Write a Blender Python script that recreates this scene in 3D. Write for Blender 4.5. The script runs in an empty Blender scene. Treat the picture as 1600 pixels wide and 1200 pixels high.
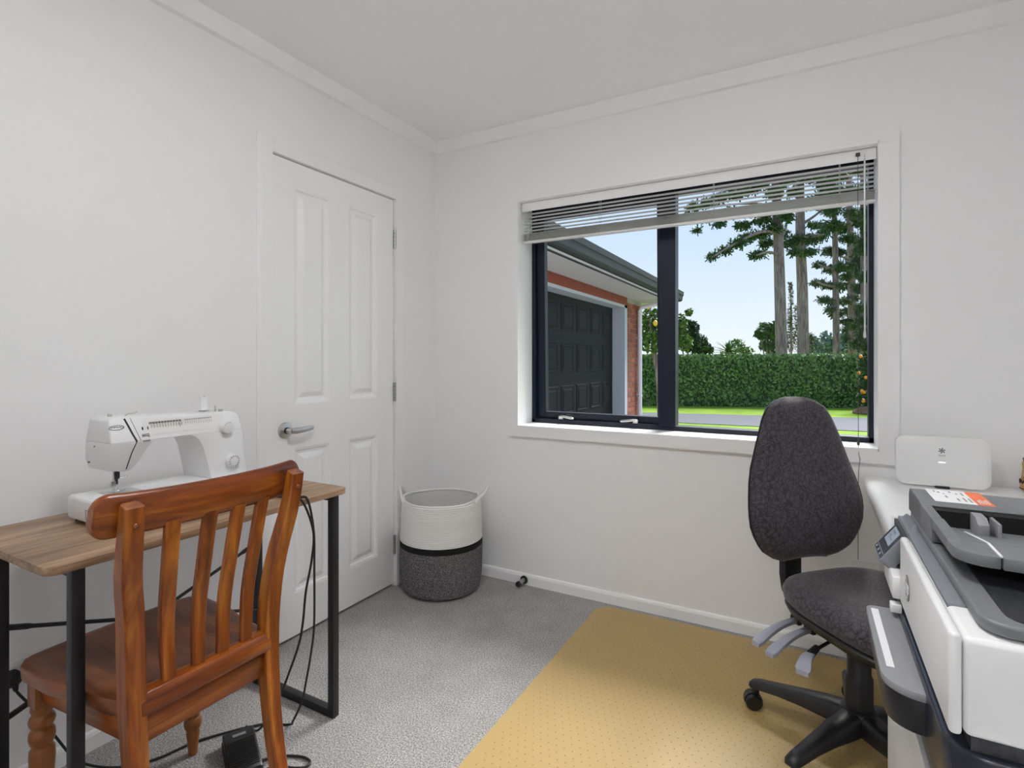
import bpy, bmesh, math, random
import numpy as np
from mathutils import Vector, Matrix

random.seed(7)
rng = np.random.default_rng(7)
PI = math.pi
R = math.radians
scene = bpy.context.scene
COL = scene.collection

# ------------------------------------------------------------------ camera
FPX, CX, CY, CH, YAW, HOR = 842.14, 1.8769, -2.4789, 1.1564, 0.50663, 563.95
cam_d = bpy.data.cameras.new('camera')
cam = bpy.data.objects.new('camera', cam_d)
COL.objects.link(cam)
cam.location = (CX, CY, CH)
cam.rotation_euler = (PI / 2, 0, YAW)
cam_d.sensor_width = 36.0
cam_d.lens = FPX / 1600 * 36.0
cam_d.shift_y = (HOR - 600) / 1600
cam_d.clip_start = 0.02
cam_d.clip_end = 400
scene.camera = cam

# ------------------------------------------------------------------ sky and exposure
SKY = 1.25
LAMP = 38.0
PASSAGE_FILL = 52.0  # strength of the added fill lamp behind the camera
w = bpy.data.worlds.new('sky')
scene.world = w
w.use_nodes = True
nt = w.node_tree
nt.nodes.clear()
tc = nt.nodes.new('ShaderNodeTexCoord')
sp = nt.nodes.new('ShaderNodeSeparateXYZ')
rp = nt.nodes.new('ShaderNodeValToRGB')
bg = nt.nodes.new('ShaderNodeBackground')
wo = nt.nodes.new('ShaderNodeOutputWorld')
nt.links.new(tc.outputs['Generated'], sp.inputs[0])
nt.links.new(sp.outputs['Z'], rp.inputs[0])
nt.links.new(rp.outputs[0], bg.inputs[0])
nt.links.new(bg.outputs[0], wo.inputs[0])
e = rp.color_ramp.elements
e[0].position = 0.0; e[0].color = (0.78, 0.83, 0.89, 1)
e[1].position = 1.0; e[1].color = (0.30, 0.46, 0.76, 1)
k = e.new(0.20); k.color = (0.56, 0.69, 0.87, 1)
k = e.new(0.45); k.color = (0.43, 0.59, 0.84, 1)
bg.inputs[1].default_value = SKY
sun_d = bpy.data.lights.new('sun', 'SUN')
sun_d.energy = 12.0
sun_d.angle = R(34)
sun_d.color = (1.0, 0.97, 0.93)
sun = bpy.data.objects.new('sun', sun_d)
sun.rotation_euler = (R(-43), 0, R(-14))       # hazy midday sun over the garden, in front of the window
COL.objects.link(sun)

vs = scene.view_settings
vs.view_transform = 'Standard'
vs.look = 'None'
vs.exposure = 0.0
vs.gamma = 1.0
vs.use_curve_mapping = False
try:
    scene.cycles.use_denoising = True
    scene.cycles.max_bounces = 18
    scene.cycles.diffuse_bounces = 12
    scene.cycles.transparent_max_bounces = 24
    scene.cycles.sample_clamp_indirect = 6.0
    scene.cycles.caustics_reflective = False
    scene.cycles.caustics_refractive = False
except Exception:
    pass

# ------------------------------------------------------------------ materials
MATS = {}

def _mat(name):
    m = bpy.data.materials.new(name)
    m.use_nodes = True
    MATS[name] = m
    return m, m.node_tree, m.node_tree.nodes['Principled BSDF']

def add_bump(nt, b, sock, strength, dist=0.002):
    bp = nt.nodes.new('ShaderNodeBump')
    bp.inputs['Strength'].default_value = strength
    bp.inputs['Distance'].default_value = dist
    nt.links.new(sock, bp.inputs['Height'])
    nt.links.new(bp.outputs[0], b.inputs['Normal'])
    return bp

def noise(nt, scale, detail=2.0, rough=0.5, vec=None, dist=0.0):
    n = nt.nodes.new('ShaderNodeTexNoise')
    n.inputs['Scale'].default_value = scale
    n.inputs['Detail'].default_value = detail
    n.inputs['Roughness'].default_value = rough
    n.inputs['Distortion'].default_value = dist
    if vec is not None:
        nt.links.new(vec, n.inputs['Vector'])
    return n

def objvec(nt, scale=(1, 1, 1), rot=(0, 0, 0)):
    t = nt.nodes.new('ShaderNodeTexCoord')
    mp = nt.nodes.new('ShaderNodeMapping')
    mp.inputs['Scale'].default_value = scale
    mp.inputs['Rotation'].default_value = rot
    nt.links.new(t.outputs['Object'], mp.inputs['Vector'])
    return mp.outputs[0]

def ramp(nt, fac, stops):
    r = nt.nodes.new('ShaderNodeValToRGB')
    el = r.color_ramp.elements
    el[0].position, el[0].color = stops[0][0], (*stops[0][1], 1)
    el[1].position, el[1].color = stops[-1][0], (*stops[-1][1], 1)
    for p, c in stops[1:-1]:
        q = el.new(p); q.color = (*c, 1)
    nt.links.new(fac, r.inputs[0])
    return r

def plain(name, col, rough=0.5, metal=0.0, spec=0.5, nscale=None, nstr=0.1, vary=0.0, emit=None, dist=0.001):
    m, nt, b = _mat(name)
    b.inputs['Base Color'].default_value = (*col, 1)
    b.inputs['Roughness'].default_value = rough
    b.inputs['Metallic'].default_value = metal
    b.inputs['Specular IOR Level'].default_value = spec
    v = objvec(nt)
    n = noise(nt, nscale or 60.0, 3.0, vec=v)
    if vary:
        c0 = tuple(max(0, c * (1 - vary)) for c in col)
        c1 = tuple(min(1, c * (1 + vary)) for c in col)
        r = ramp(nt, n.outputs['Fac'], [(0.3, c0), (0.7, c1)])
        nt.links.new(r.outputs[0], b.inputs['Base Color'])
    if nscale:
        add_bump(nt, b, n.outputs['Fac'], nstr, dist)
    if emit:
        b.inputs['Emission Color'].default_value = (*emit[0], 1)
        b.inputs['Emission Strength'].default_value = emit[1]
    return m

plain('wall_paint', (0.87, 0.87, 0.875), 0.55, nscale=180, nstr=0.05)
plain('ceiling_paint', (0.90, 0.90, 0.90), 0.8, nscale=160, nstr=0.05)
plain('trim_paint', (0.88, 0.88, 0.88), 0.38, nscale=90, nstr=0.02)
plain('door_paint', (0.90, 0.90, 0.90), 0.26, nscale=120, nstr=0.03)
plain('white_plastic', (0.80, 0.80, 0.80), 0.35, nscale=300, nstr=0.02)
plain('machine_white', (0.78, 0.785, 0.79), 0.32, nscale=300, nstr=0.02)
plain('cream_print', (0.76, 0.755, 0.73), 0.4)
plain('desk_white', (0.84, 0.84, 0.84), 0.3, nscale=90, nstr=0.015)
plain('black_plastic', (0.012, 0.012, 0.014), 0.42, nscale=400, nstr=0.08)
plain('black_metal', (0.010, 0.010, 0.012), 0.45, nscale=300, nstr=0.05)
plain('black_gloss', (0.010, 0.011, 0.014), 0.18)
plain('rubber', (0.012, 0.012, 0.012), 0.7, nscale=200, nstr=0.1)
plain('cable_black', (0.012, 0.012, 0.013), 0.5)
plain('print_black', (0.02, 0.02, 0.02), 0.6)
plain('print_grey', (0.22, 0.22, 0.23), 0.5)
plain('print_tan', (0.50, 0.42, 0.36), 0.6)
plain('print_orange', (0.80, 0.17, 0.06), 0.5, nscale=25, nstr=0.0, vary=0.15)
plain('paper', (0.82, 0.82, 0.83), 0.6)
plain('chrome', (0.72, 0.73, 0.74), 0.18, metal=1.0)
plain('satin_steel', (0.62, 0.62, 0.61), 0.32, metal=1.0, nscale=250, nstr=0.03)
plain('hinge_steel', (0.42, 0.42, 0.42), 0.4, metal=1.0)
plain('lever_grey', (0.30, 0.31, 0.36), 0.35)
plain('printer_grey', (0.16, 0.165, 0.175), 0.45, nscale=700, nstr=0.06)
plain('printer_ledge', (0.20, 0.215, 0.235), 0.32, nscale=600, nstr=0.04)
plain('printer_dark', (0.025, 0.026, 0.030), 0.4, nscale=150, nstr=0.1, vary=0.5)
plain('printer_base', (0.016, 0.019, 0.032), 0.25)
plain('tray_grey', (0.26, 0.26, 0.27), 0.4, nscale=700, nstr=0.04)
plain('aluminium_navy', (0.006, 0.010, 0.022), 0.38, spec=0.3, nscale=300, nstr=0.02)
plain('blind_white', (0.74, 0.74, 0.72), 0.35)
plain('blind_cord', (0.55, 0.55, 0.53), 0.7)
plain('cord_dark', (0.05, 0.05, 0.05), 0.6)
plain('wand_clear', (0.60, 0.63, 0.68), 0.15)
plain('basket_white', (0.80, 0.79, 0.77), 0.85, nscale=220, nstr=0.35, dist=0.003)
plain('basket_black', (0.006, 0.006, 0.006), 0.9, nscale=250, nstr=0.4, dist=0.003)
plain('ceramic_white', (0.8, 0.8, 0.8), 0.4)
plain('dark_void', (0.004, 0.004, 0.004), 0.9)
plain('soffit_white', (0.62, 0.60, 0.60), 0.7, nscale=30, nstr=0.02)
plain('gutter_navy', (0.016, 0.020, 0.027), 0.45, spec=0.3)
plain('apron_concrete', (0.20, 0.195, 0.20), 0.9, nscale=6, nstr=0.2, vary=0.08)
plain('garage_door_paint', (0.007, 0.008, 0.012), 0.6, spec=0.2, nscale=60, nstr=0.03)
plain('reveal_paint', (0.50, 0.54, 0.60), 0.6)
plain('lintel_red', (0.26, 0.055, 0.035), 0.8, nscale=50, nstr=0.2, vary=0.15)
plain('mortar', (0.40, 0.36, 0.33), 0.9, nscale=120, nstr=0.3)
plain('downpipe_white', (0.78, 0.78, 0.80), 0.4)
plain('driveway_concrete', (0.105, 0.105, 0.12), 0.9, nscale=6, nstr=0.2, vary=0.06)
plain('bark_mulch', (0.24, 0.14, 0.09), 0.95, nscale=25, nstr=1.0, vary=0.5, dist=0.05)
plain('lemon_peel', (0.90, 0.55, 0.03), 0.4, nscale=60, nstr=0.1)
plain('orange_peel', (0.90, 0.28, 0.02), 0.4, nscale=60, nstr=0.1)
plain('straw', (0.50, 0.31, 0.14), 0.85, nscale=90, nstr=0.4, vary=0.3, dist=0.004)
plain('screen_lit', (0.16, 0.19, 0.24), 0.12, emit=((0.42, 0.50, 0.60), 0.35))
plain('screen_dark', (0.05, 0.06, 0.075), 0.12)
plain('lamp_glow', (0.9, 0.88, 0.82), 0.5, emit=((0.985, 0.99, 1.0), LAMP))
plain('passage_fill_glow', (0.9, 0.88, 0.82), 0.5, emit=((0.985, 0.99, 1.0), PASSAGE_FILL))
plain('led_glow', (0.9, 0.9, 0.9), 0.4, emit=((1.0, 1.0, 1.0), 1.2))

def wood(name, axis, dark, mid, light, scale=1.0, rough=0.28, gl=9.0):
    """grain stretched along one object axis"""
    m, nt, b = _mat(name)
    s = [gl * 5 * scale] * 3
    s['xyz'.index(axis)] = gl * 0.32 * scale
    v = objvec(nt, s)
    n1 = noise(nt, 1.0, 5.0, 0.6, v, 0.6)
    s2 = [30 * scale] * 3
    s2['xyz'.index(axis)] = 2.2 * scale
    v2 = objvec(nt, s2)
    n2 = noise(nt, 0.35, 3.0, 0.5, v2, 1.5)
    mx = nt.nodes.new('ShaderNodeMath'); mx.operation = 'MULTIPLY_ADD'
    mx.inputs[1].default_value = 0.45
    nt.links.new(n1.outputs['Fac'], mx.inputs[0])
    m2 = nt.nodes.new('ShaderNodeMath'); m2.operation = 'MULTIPLY'
    m2.inputs[1].default_value = 0.55
    nt.links.new(n2.outputs['Fac'], m2.inputs[0])
    nt.links.new(m2.outputs[0], mx.inputs[2])
    r = ramp(nt, mx.outputs[0], [(0.36, dark), (0.5, mid), (0.64, light)])
    nt.links.new(r.outputs[0], b.inputs['Base Color'])
    b.inputs['Roughness'].default_value = rough
    add_bump(nt, b, n1.outputs['Fac'], 0.06, 0.001)
    return m

CW = ((0.075, 0.012, 0.002), (0.23, 0.052, 0.006), (0.46, 0.155, 0.018))
for a in 'xyz':
    wood('chair_wood_' + a, a, *CW)
wood('seat_wood', 'x', (0.085, 0.022, 0.007), (0.17, 0.050, 0.015), (0.29, 0.095, 0.026), rough=0.3)
wood('leg_wood', 'z', (0.15, 0.045, 0.009), (0.26, 0.085, 0.018), (0.37, 0.135, 0.032))
wood('table_laminate', 'y', (0.13, 0.072, 0.038), (0.30, 0.185, 0.105), (0.46, 0.31, 0.19), rough=0.45, gl=16)

def carpet():
    m, nt, b = _mat('carpet_grey')
    v = objvec(nt)
    n1 = noise(nt, 210, 4.0, 0.8, v)
    n2 = noise(nt, 7, 3.0, 0.6, v)
    r = ramp(nt, n1.outputs['Fac'], [(0.36, (0.13, 0.12, 0.112)), (0.5, (0.41, 0.395, 0.385)), (0.62, (0.76, 0.75, 0.74))])
    r2 = ramp(nt, n2.outputs['Fac'], [(0.3, (0.90, 0.90, 0.90)), (0.7, (1.06, 1.06, 1.06))])
    mm = nt.nodes.new('ShaderNodeMixRGB'); mm.blend_type = 'MULTIPLY'; mm.inputs[0].default_value = 1
    nt.links.new(r.outputs[0], mm.inputs[1]); nt.links.new(r2.outputs[0], mm.inputs[2])
    nt.links.new(mm.outputs[0], b.inputs['Base Color'])
    b.inputs['Roughness'].default_value = 1.0
    b.inputs['Specular IOR Level'].default_value = 0.1
    add_bump(nt, b, n1.outputs['Fac'], 0.9, 0.006)
carpet()

def mat_vinyl():
    m, nt, b = _mat('amber_vinyl')
    out = nt.nodes['Material Output']
    nt.nodes.remove(b)
    tr = nt.nodes.new('ShaderNodeBsdfTransparent'); tr.inputs[0].default_value = (0.94, 0.76, 0.36, 1)
    df = nt.nodes.new('ShaderNodeBsdfDiffuse'); df.inputs[0].default_value = (0.72, 0.57, 0.26, 1)
    gl = nt.nodes.new('ShaderNodeBsdfGlossy'); gl.inputs['Roughness'].default_value = 0.42
    v = objvec(nt)
    n = noise(nt, 150, 3, 0.6, v)
    bp = nt.nodes.new('ShaderNodeBump'); bp.inputs['Strength'].default_value = 0.35; bp.inputs['Distance'].default_value = 0.002
    nt.links.new(n.outputs['Fac'], bp.inputs['Height'])
    nt.links.new(bp.outputs[0], gl.inputs['Normal'])
    m1 = nt.nodes.new('ShaderNodeMixShader'); m1.inputs[0].default_value = 0.42
    nt.links.new(tr.outputs[0], m1.inputs[1]); nt.links.new(df.outputs[0], m1.inputs[2])
    fr = nt.nodes.new('ShaderNodeFresnel'); fr.inputs['IOR'].default_value = 1.5
    ge = nt.nodes.new('ShaderNodeNewGeometry')
    om = nt.nodes.new('ShaderNodeMath'); om.operation = 'SUBTRACT'; om.inputs[0].default_value = 1.0
    nt.links.new(ge.outputs['Backfacing'], om.inputs[1])
    fm = nt.nodes.new('ShaderNodeMath'); fm.operation = 'MULTIPLY'
    nt.links.new(fr.outputs[0], fm.inputs[0]); nt.links.new(om.outputs[0], fm.inputs[1])
    m2 = nt.nodes.new('ShaderNodeMixShader')
    nt.links.new(fm.outputs[0], m2.inputs[0])
    nt.links.new(m1.outputs[0], m2.inputs[1]); nt.links.new(gl.outputs[0], m2.inputs[2])
    nt.links.new(m2.outputs[0], out.inputs[0])
mat_vinyl()

def mat_glass():
    m, nt, b = _mat('window_glass')
    out = nt.nodes['Material Output']
    nt.nodes.remove(b)
    tr = nt.nodes.new('ShaderNodeBsdfTransparent'); tr.inputs[0].default_value = (0.97, 0.98, 0.98, 1)
    gl = nt.nodes.new('ShaderNodeBsdfGlossy'); gl.inputs['Roughness'].default_value = 0.0
    fr = nt.nodes.new('ShaderNodeFresnel'); fr.inputs['IOR'].default_value = 1.2
    ge = nt.nodes.new('ShaderNodeNewGeometry')
    om = nt.nodes.new('ShaderNodeMath'); om.operation = 'SUBTRACT'; om.inputs[0].default_value = 1.0
    nt.links.new(ge.outputs['Backfacing'], om.inputs[1])
    fm = nt.nodes.new('ShaderNodeMath'); fm.operation = 'MULTIPLY'
    nt.links.new(fr.outputs[0], fm.inputs[0]); nt.links.new(om.outputs[0], fm.inputs[1])
    m2 = nt.nodes.new('ShaderNodeMixShader')
    nt.links.new(fm.outputs[0], m2.inputs[0])
    nt.links.new(tr.outputs[0], m2.inputs[1]); nt.links.new(gl.outputs[0], m2.inputs[2])
    nt.links.new(m2.outputs[0], out.inputs[0])
mat_glass()

def mat_fabric():
    m, nt, b = _mat('chair_fabric')
    v = objvec(nt)
    n0 = noise(nt, 30, 2, 0.5, v)
    mp = nt.nodes.new('ShaderNodeVectorMath'); mp.operation = 'MULTIPLY_ADD'
    mp.inputs[1].default_value = (0.05, 0.05, 0.05)
    nt.links.new(n0.outputs['Color'], mp.inputs[0]); nt.links.new(v, mp.inputs[2])
    vo = nt.nodes.new('ShaderNodeTexVoronoi'); vo.feature = 'DISTANCE_TO_EDGE'
    vo.inputs['Scale'].default_value = 62
    nt.links.new(mp.outputs[0], vo.inputs['Vector'])
    r = ramp(nt, vo.outputs['Distance'], [(0.02, (0.010, 0.009, 0.012)), (0.09, (0.042, 0.033, 0.041)), (0.3, (0.062, 0.048, 0.058))])
    nt.links.new(r.outputs[0], b.inputs['Base Color'])
    b.inputs['Roughness'].default_value = 0.85
    b.inputs['Sheen Weight'].default_value = 0.18
    b.inputs['Sheen Roughness'].default_value = 0.5
    n1 = noise(nt, 700, 2, 0.5, v)
    add_bump(nt, b, n1.outputs['Fac'], 0.4, 0.001)
mat_fabric()

def mat_weave():
    m, nt, b = _mat('basket_grey')
    v = objvec(nt)
    n1 = noise(nt, 330, 2, 0.6, v)
    r = ramp(nt, n1.outputs['Fac'], [(0.40, (0.030, 0.028, 0.030)), (0.52, (0.12, 0.115, 0.12)), (0.66, (0.40, 0.39, 0.39))])
    nt.links.new(r.outputs[0], b.inputs['Base Color'])
    b.inputs['Roughness'].default_value = 0.95
    add_bump(nt, b, n1.outputs['Fac'], 0.5, 0.003)
mat_weave()

def foliage_mat(name, c0, c1, c2, scale=3.0):
    m, nt, b = _mat(name)
    g = nt.nodes.new('ShaderNodeNewGeometry')
    n = noise(nt, scale, 3, 0.6, objvec(nt))
    mx = nt.nodes.new('ShaderNodeMath'); mx.operation = 'MULTIPLY_ADD'; mx.inputs[1].default_value = 0.5
    nt.links.new(g.outputs['Random Per Island'], mx.inputs[0])
    m2 = nt.nodes.new('ShaderNodeMath'); m2.operation = 'MULTIPLY'; m2.inputs[1].default_value = 0.5
    nt.links.new(n.outputs['Fac'], m2.inputs[0]); nt.links.new(m2.outputs[0], mx.inputs[2])
    r = ramp(nt, mx.outputs[0], [(0.15, c0), (0.5, c1), (0.85, c2)])
    nt.links.new(r.outputs[0], b.inputs['Base Color'])
    b.inputs['Roughness'].default_value = 0.6
    b.inputs['Specular IOR Level'].default_value = 0.25
    return m

foliage_mat('hedge_leaves', (0.045, 0.110, 0.025), (0.12, 0.235, 0.06), (0.26, 0.39, 0.14), 1.5)
foliage_mat('pine_needles', (0.022, 0.050, 0.022), (0.048, 0.100, 0.038), (0.10, 0.175, 0.06), 0.6)
foliage_mat('lemon_leaves', (0.03, 0.08, 0.012), (0.08, 0.17, 0.025), (0.20, 0.32, 0.06), 2)
foliage_mat('dark_leaves', (0.010, 0.030, 0.012), (0.025, 0.06, 0.022), (0.06, 0.12, 0.045), 1)
foliage_mat('mid_leaves', (0.02, 0.06, 0.015), (0.045, 0.12, 0.03), (0.10, 0.20, 0.05), 1)
foliage_mat('palm_leaves', (0.02, 0.05, 0.015), (0.05, 0.11, 0.03), (0.14, 0.22, 0.07), 1)
foliage_mat('pale_leaves', (0.08, 0.15, 0.04), (0.16, 0.26, 0.08), (0.27, 0.38, 0.14), 1)
foliage_mat('brown_foliage', (0.03, 0.035, 0.018), (0.07, 0.07, 0.03), (0.13, 0.12, 0.05), 1)
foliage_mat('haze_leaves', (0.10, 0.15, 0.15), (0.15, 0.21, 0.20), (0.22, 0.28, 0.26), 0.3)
foliage_mat('orange_leaves', (0.015, 0.045, 0.012), (0.04, 0.09, 0.022), (0.11, 0.17, 0.05), 2)

def mat_bark():
    m, nt, b = _mat('pine_bark')
    v = objvec(nt, (9, 9, 1.2))
    n = noise(nt, 1.6, 5, 0.65, v, 0.5)
    r = ramp(nt, n.outputs['Fac'], [(0.32, (0.095, 0.062, 0.072)), (0.5, (0.25, 0.18, 0.205)), (0.7, (0.41, 0.32, 0.35))])
    nt.links.new(r.outputs[0], b.inputs['Base Color'])
    b.inputs['Roughness'].default_value = 0.95
    add_bump(nt, b, n.outputs['Fac'], 1.0, 0.06)
mat_bark()

def mat_lawn():
    m, nt, b = _mat('lawn_grass')
    v = objvec(nt)
    n = noise(nt, 1.2, 5, 0.7, v)
    r = ramp(nt, n.outputs['Fac'], [(0.3, (0.14, 0.260, 0.008)), (0.55, (0.22, 0.36, 0.014)), (0.8, (0.31, 0.43, 0.03))])
    nt.links.new(r.outputs[0], b.inputs['Base Color'])
    b.inputs['Roughness'].default_value = 0.95
    n2 = noise(nt, 60, 3, 0.7, v)
    add_bump(nt, b, n2.outputs['Fac'], 0.8, 0.03)
mat_lawn()

def mat_brick(name, c0, c1):
    m, nt, b = _mat(name)
    oi = nt.nodes.new('ShaderNodeObjectInfo')
    n = noise(nt, 40, 4, 0.6, objvec(nt))
    ad = nt.nodes.new('ShaderNodeMath'); ad.operation = 'MULTIPLY_ADD'; ad.inputs[1].default_value = 0.6
    m2 = nt.nodes.new('ShaderNodeMath'); m2.operation = 'MULTIPLY'; m2.inputs[1].default_value = 0.4
    nt.links.new(n.outputs['Fac'], m2.inputs[0])
    nt.links.new(oi.outputs['Random'], ad.inputs[0]); nt.links.new(m2.outputs[0], ad.inputs[2])
    r = ramp(nt, ad.outputs[0], [(0.1, c0), (0.9, c1)])
    nt.links.new(r.outputs[0], b.inputs['Base Color'])
    b.inputs['Roughness'].default_value = 0.9
    add_bump(nt, b, n.outputs['Fac'], 0.4, 0.004)
mat_brick('brick_red', (0.20, 0.055, 0.03), (0.40, 0.14, 0.08))

# ------------------------------------------------------------------ mesh helpers
class MB:
    def __init__(s):
        s.v = []; s.f = []
    def add(s, verts, faces):
        o = len(s.v)
        s.v += [tuple(p) for p in verts]
        s.f += [tuple(i + o for i in f) for f in faces]
        return s
    def box(s, x0, x1, y0, y1, z0, z1, M=None):
        vs_ = [Vector((x, y, z)) for x in (x0, x1) for y in (y0, y1) for z in (z0, z1)]
        if M is not None:
            vs_ = [M @ q for q in vs_]
        return s.add(vs_, [(0, 1, 3, 2), (4, 6, 7, 5), (0, 4, 5, 1), (2, 3, 7, 6), (0, 2, 6, 4), (1, 5, 7, 3)])
    def loft(s, rings, caps=True, closed=False):
        n = len(rings[0]); o = []
        for r in rings: o += list(r)
        f = []
        m = len(rings)
        for i in range(m if closed else m - 1):
            a, b2 = i * n, ((i + 1) % m) * n
            for j in range(n):
                k2 = (j + 1) % n
                f.append((a + j, a + k2, b2 + k2, b2 + j))
        if caps and not closed:
            f.append(tuple(range(n - 1, -1, -1)))
            f.append(tuple(range((m - 1) * n, m * n)))
        return s.add(o, f)
    def prism(s, poly, axis, a, b):
        def P(u, v, t):
            return {'x': (t, u, v), 'y': (u, t, v), 'z': (u, v, t)}[axis]
        return s.loft([[P(u, v, a) for u, v in poly], [P(u, v, b) for u, v in poly]])
    def lathe(s, prof, n=24, c=(0, 0, 0), M=None, closed=False):
        rings = []
        for r, z in prof:
            ring = [Vector((r * math.cos(2 * PI * j / n), r * math.sin(2 * PI * j / n), z)) for j in range(n)]
            if M is not None: ring = [M @ q for q in ring]
            rings.append([q + Vector(c) for q in ring])
        return s.loft(rings, caps=not closed, closed=closed)
    def tube(s, pts, r, n=8, caps=True):
        pts = [Vector(p) for p in pts]
        rr = r if isinstance(r, (list, tuple)) else [r] * len(pts)
        t0 = (pts[1] - pts[0]).normalized()
        u = t0.orthogonal().normalized()
        rings = []
        for i, p in enumerate(pts):
            if i == 0: t = pts[1] - p
            elif i == len(pts) - 1: t = p - pts[i - 1]
            else: t = pts[i + 1] - pts[i - 1]
            t.normalize()
            u = (u - t * u.dot(t)).normalized()
            w_ = t.cross(u)
            rings.append([p + (u * math.cos(2 * PI * j / n) + w_ * math.sin(2 * PI * j / n)) * rr[i] for j in range(n)])
        return s.loft(rings, caps)
    def cyl(s, a, b, r, n=20, r2=None):
        return s.tube([a, b], [r, r if r2 is None else r2], n)
    def ellipsoid(s, c, rx, ry, rz, nu=10, nv=7):
        rings = []
        for i in range(nv + 1):
            t = PI * (0.03 + 0.94 * i / nv)
            rings.append([(c[0] + rx * math.sin(t) * math.cos(2 * PI * j / nu), c[1] + ry * math.sin(t) * math.sin(2 * PI * j / nu), c[2] - rz * math.cos(t)) for j in range(nu)])
        return s.loft(rings)
    def mesh(s, name, bevel=0.0, seg=2, smooth=True, angle=35, fix=True):
        me = bpy.data.meshes.new(name)
        me.from_pydata(s.v, [], s.f)
        if fix or bevel:
            bm = bmesh.new(); bm.from_mesh(me)
            if fix: bmesh.ops.recalc_face_normals(bm, faces=bm.faces)
            if bevel:
                ed = [q for q in bm.edges if len(q.link_faces) == 2 and q.calc_face_angle(0) > R(30)]
                bmesh.ops.bevel(bm, geom=ed, offset=bevel, segments=seg, profile=0.5, affect='EDGES', clamp_overlap=True)
            bm.to_mesh(me); bm.free()
        if smooth:
            me.shade_smooth()
            me.set_sharp_from_angle(angle=R(angle))
        me.update()
        return me

def link(name, me, mat, parent=None):
    o = bpy.data.objects.new(name, me)
    COL.objects.link(o)
    if mat and not me.materials:
        me.materials.append(MATS[mat])
    if parent is not None:
        o.parent = parent
    return o

def tag(o, label=None, cat=None, group=None, kind=None):
    if label: o['label'] = label
    if cat: o['category'] = cat
    if group: o['group'] = group
    if kind: o['kind'] = kind
    return o

def thing(name, label, cat, loc=(0, 0, 0), rz=0.0, group=None, kind=None):
    o = bpy.data.objects.new(name, None)
    COL.objects.link(o)
    o.empty_display_size = 0.05
    o.location = loc
    o.rotation_euler = (0, 0, rz)
    return tag(o, label, cat, group, kind)

def root_of(o):
    while o.parent is not None: o = o.parent
    return o

def part(name, mb, mat, parent=None, world=True, bevel=0.0, seg=2, smooth=True, angle=35, label=None, kind=None):
    """world: the vertices are world coordinates and are moved into the thing's own frame"""
    if parent is not None and world:
        r = root_of(parent)
        Mi = (Matrix.Translation(r.location) @ Matrix.Rotation(r.rotation_euler.z, 4, 'Z')).inverted()
        if r.type == 'EMPTY' or parent.type == 'EMPTY':
            mb.v = [tuple(Mi @ Vector(p)) for p in mb.v]
    o = link(name, mb.mesh(name, bevel, seg, smooth, angle), mat, parent)
    if label: o['label'] = label
    if kind: o['kind'] = kind
    return o

def solo(name, mb, mat, label, cat, loc=(0, 0, 0), group=None, kind=None, **kw):
    """a thing that is one mesh; its origin sits at loc"""
    mb.v = [(p[0] - loc[0], p[1] - loc[1], p[2] - loc[2]) for p in mb.v]
    o = link(name, mb.mesh(name, **kw), mat)
    o.location = loc
    return tag(o, label, cat, group, kind)

def struct(name, mb, mat, **kw):
    o = link(name, mb.mesh(name, **kw), mat)
    o['kind'] = 'structure'
    return o

def text_mb(body, size, M, extrude=0.0004, align='CENTER', shear=0.0):
    cu = bpy.data.curves.new('txt', 'FONT')
    cu.body = body; cu.size = size; cu.extrude = extrude
    cu.align_x = align; cu.align_y = 'CENTER'; cu.shear = shear
    cu.resolution_u = 3
    o = bpy.data.objects.new('txt', cu)
    COL.objects.link(o)
    bpy.context.view_layer.update()
    me = bpy.data.meshes.new_from_object(o.evaluated_get(bpy.context.evaluated_depsgraph_get()))
    mb = MB()
    mb.v = [tuple(M @ v_.co) for v_ in me.vertices]
    mb.f = [tuple(p.vertices) for p in me.polygons]
    bpy.data.objects.remove(o); bpy.data.curves.remove(cu); bpy.data.meshes.remove(me)
    return mb

def frame_m(origin, xdir, ydir):
    x = Vector(xdir).normalized(); y = Vector(ydir).normalized(); z = x.cross(y)
    M = Matrix((x, y, z)).transposed().to_4x4()
    M.translation = Vector(origin)
    return M

def rrect(w_, h_, r, n=5):
    """rounded rectangle outline, centred"""
    pts = []
    for cx_, cy_, a0 in ((w_ / 2 - r, h_ / 2 - r, 0), (-w_ / 2 + r, h_ / 2 - r, 90), (-w_ / 2 + r, -h_ / 2 + r, 180), (w_ / 2 - r, -h_ / 2 + r, 270)):
        for i in range(n + 1):
            a = R(a0 + 90 * i / n)
            pts.append((cx_ + r * math.cos(a), cy_ + r * math.sin(a)))
    return pts

def spline(pts, n=6):
    """Catmull-Rom through points"""
    P = [Vector(p) for p in pts]
    out = []
    for i in range(len(P) - 1):
        p0 = P[max(i - 1, 0)]; p1 = P[i]; p2 = P[i + 1]; p3 = P[min(i + 2, len(P) - 1)]
        for k_ in range(n):
            t = k_ / n
            out.append(0.5 * ((2 * p1) + (p2 - p0) * t + (2 * p0 - 5 * p1 + 4 * p2 - p3) * t * t + (3 * p1 - p0 - 3 * p2 + p3) * t ** 3))
    out.append(P[-1])
    return out

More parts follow.
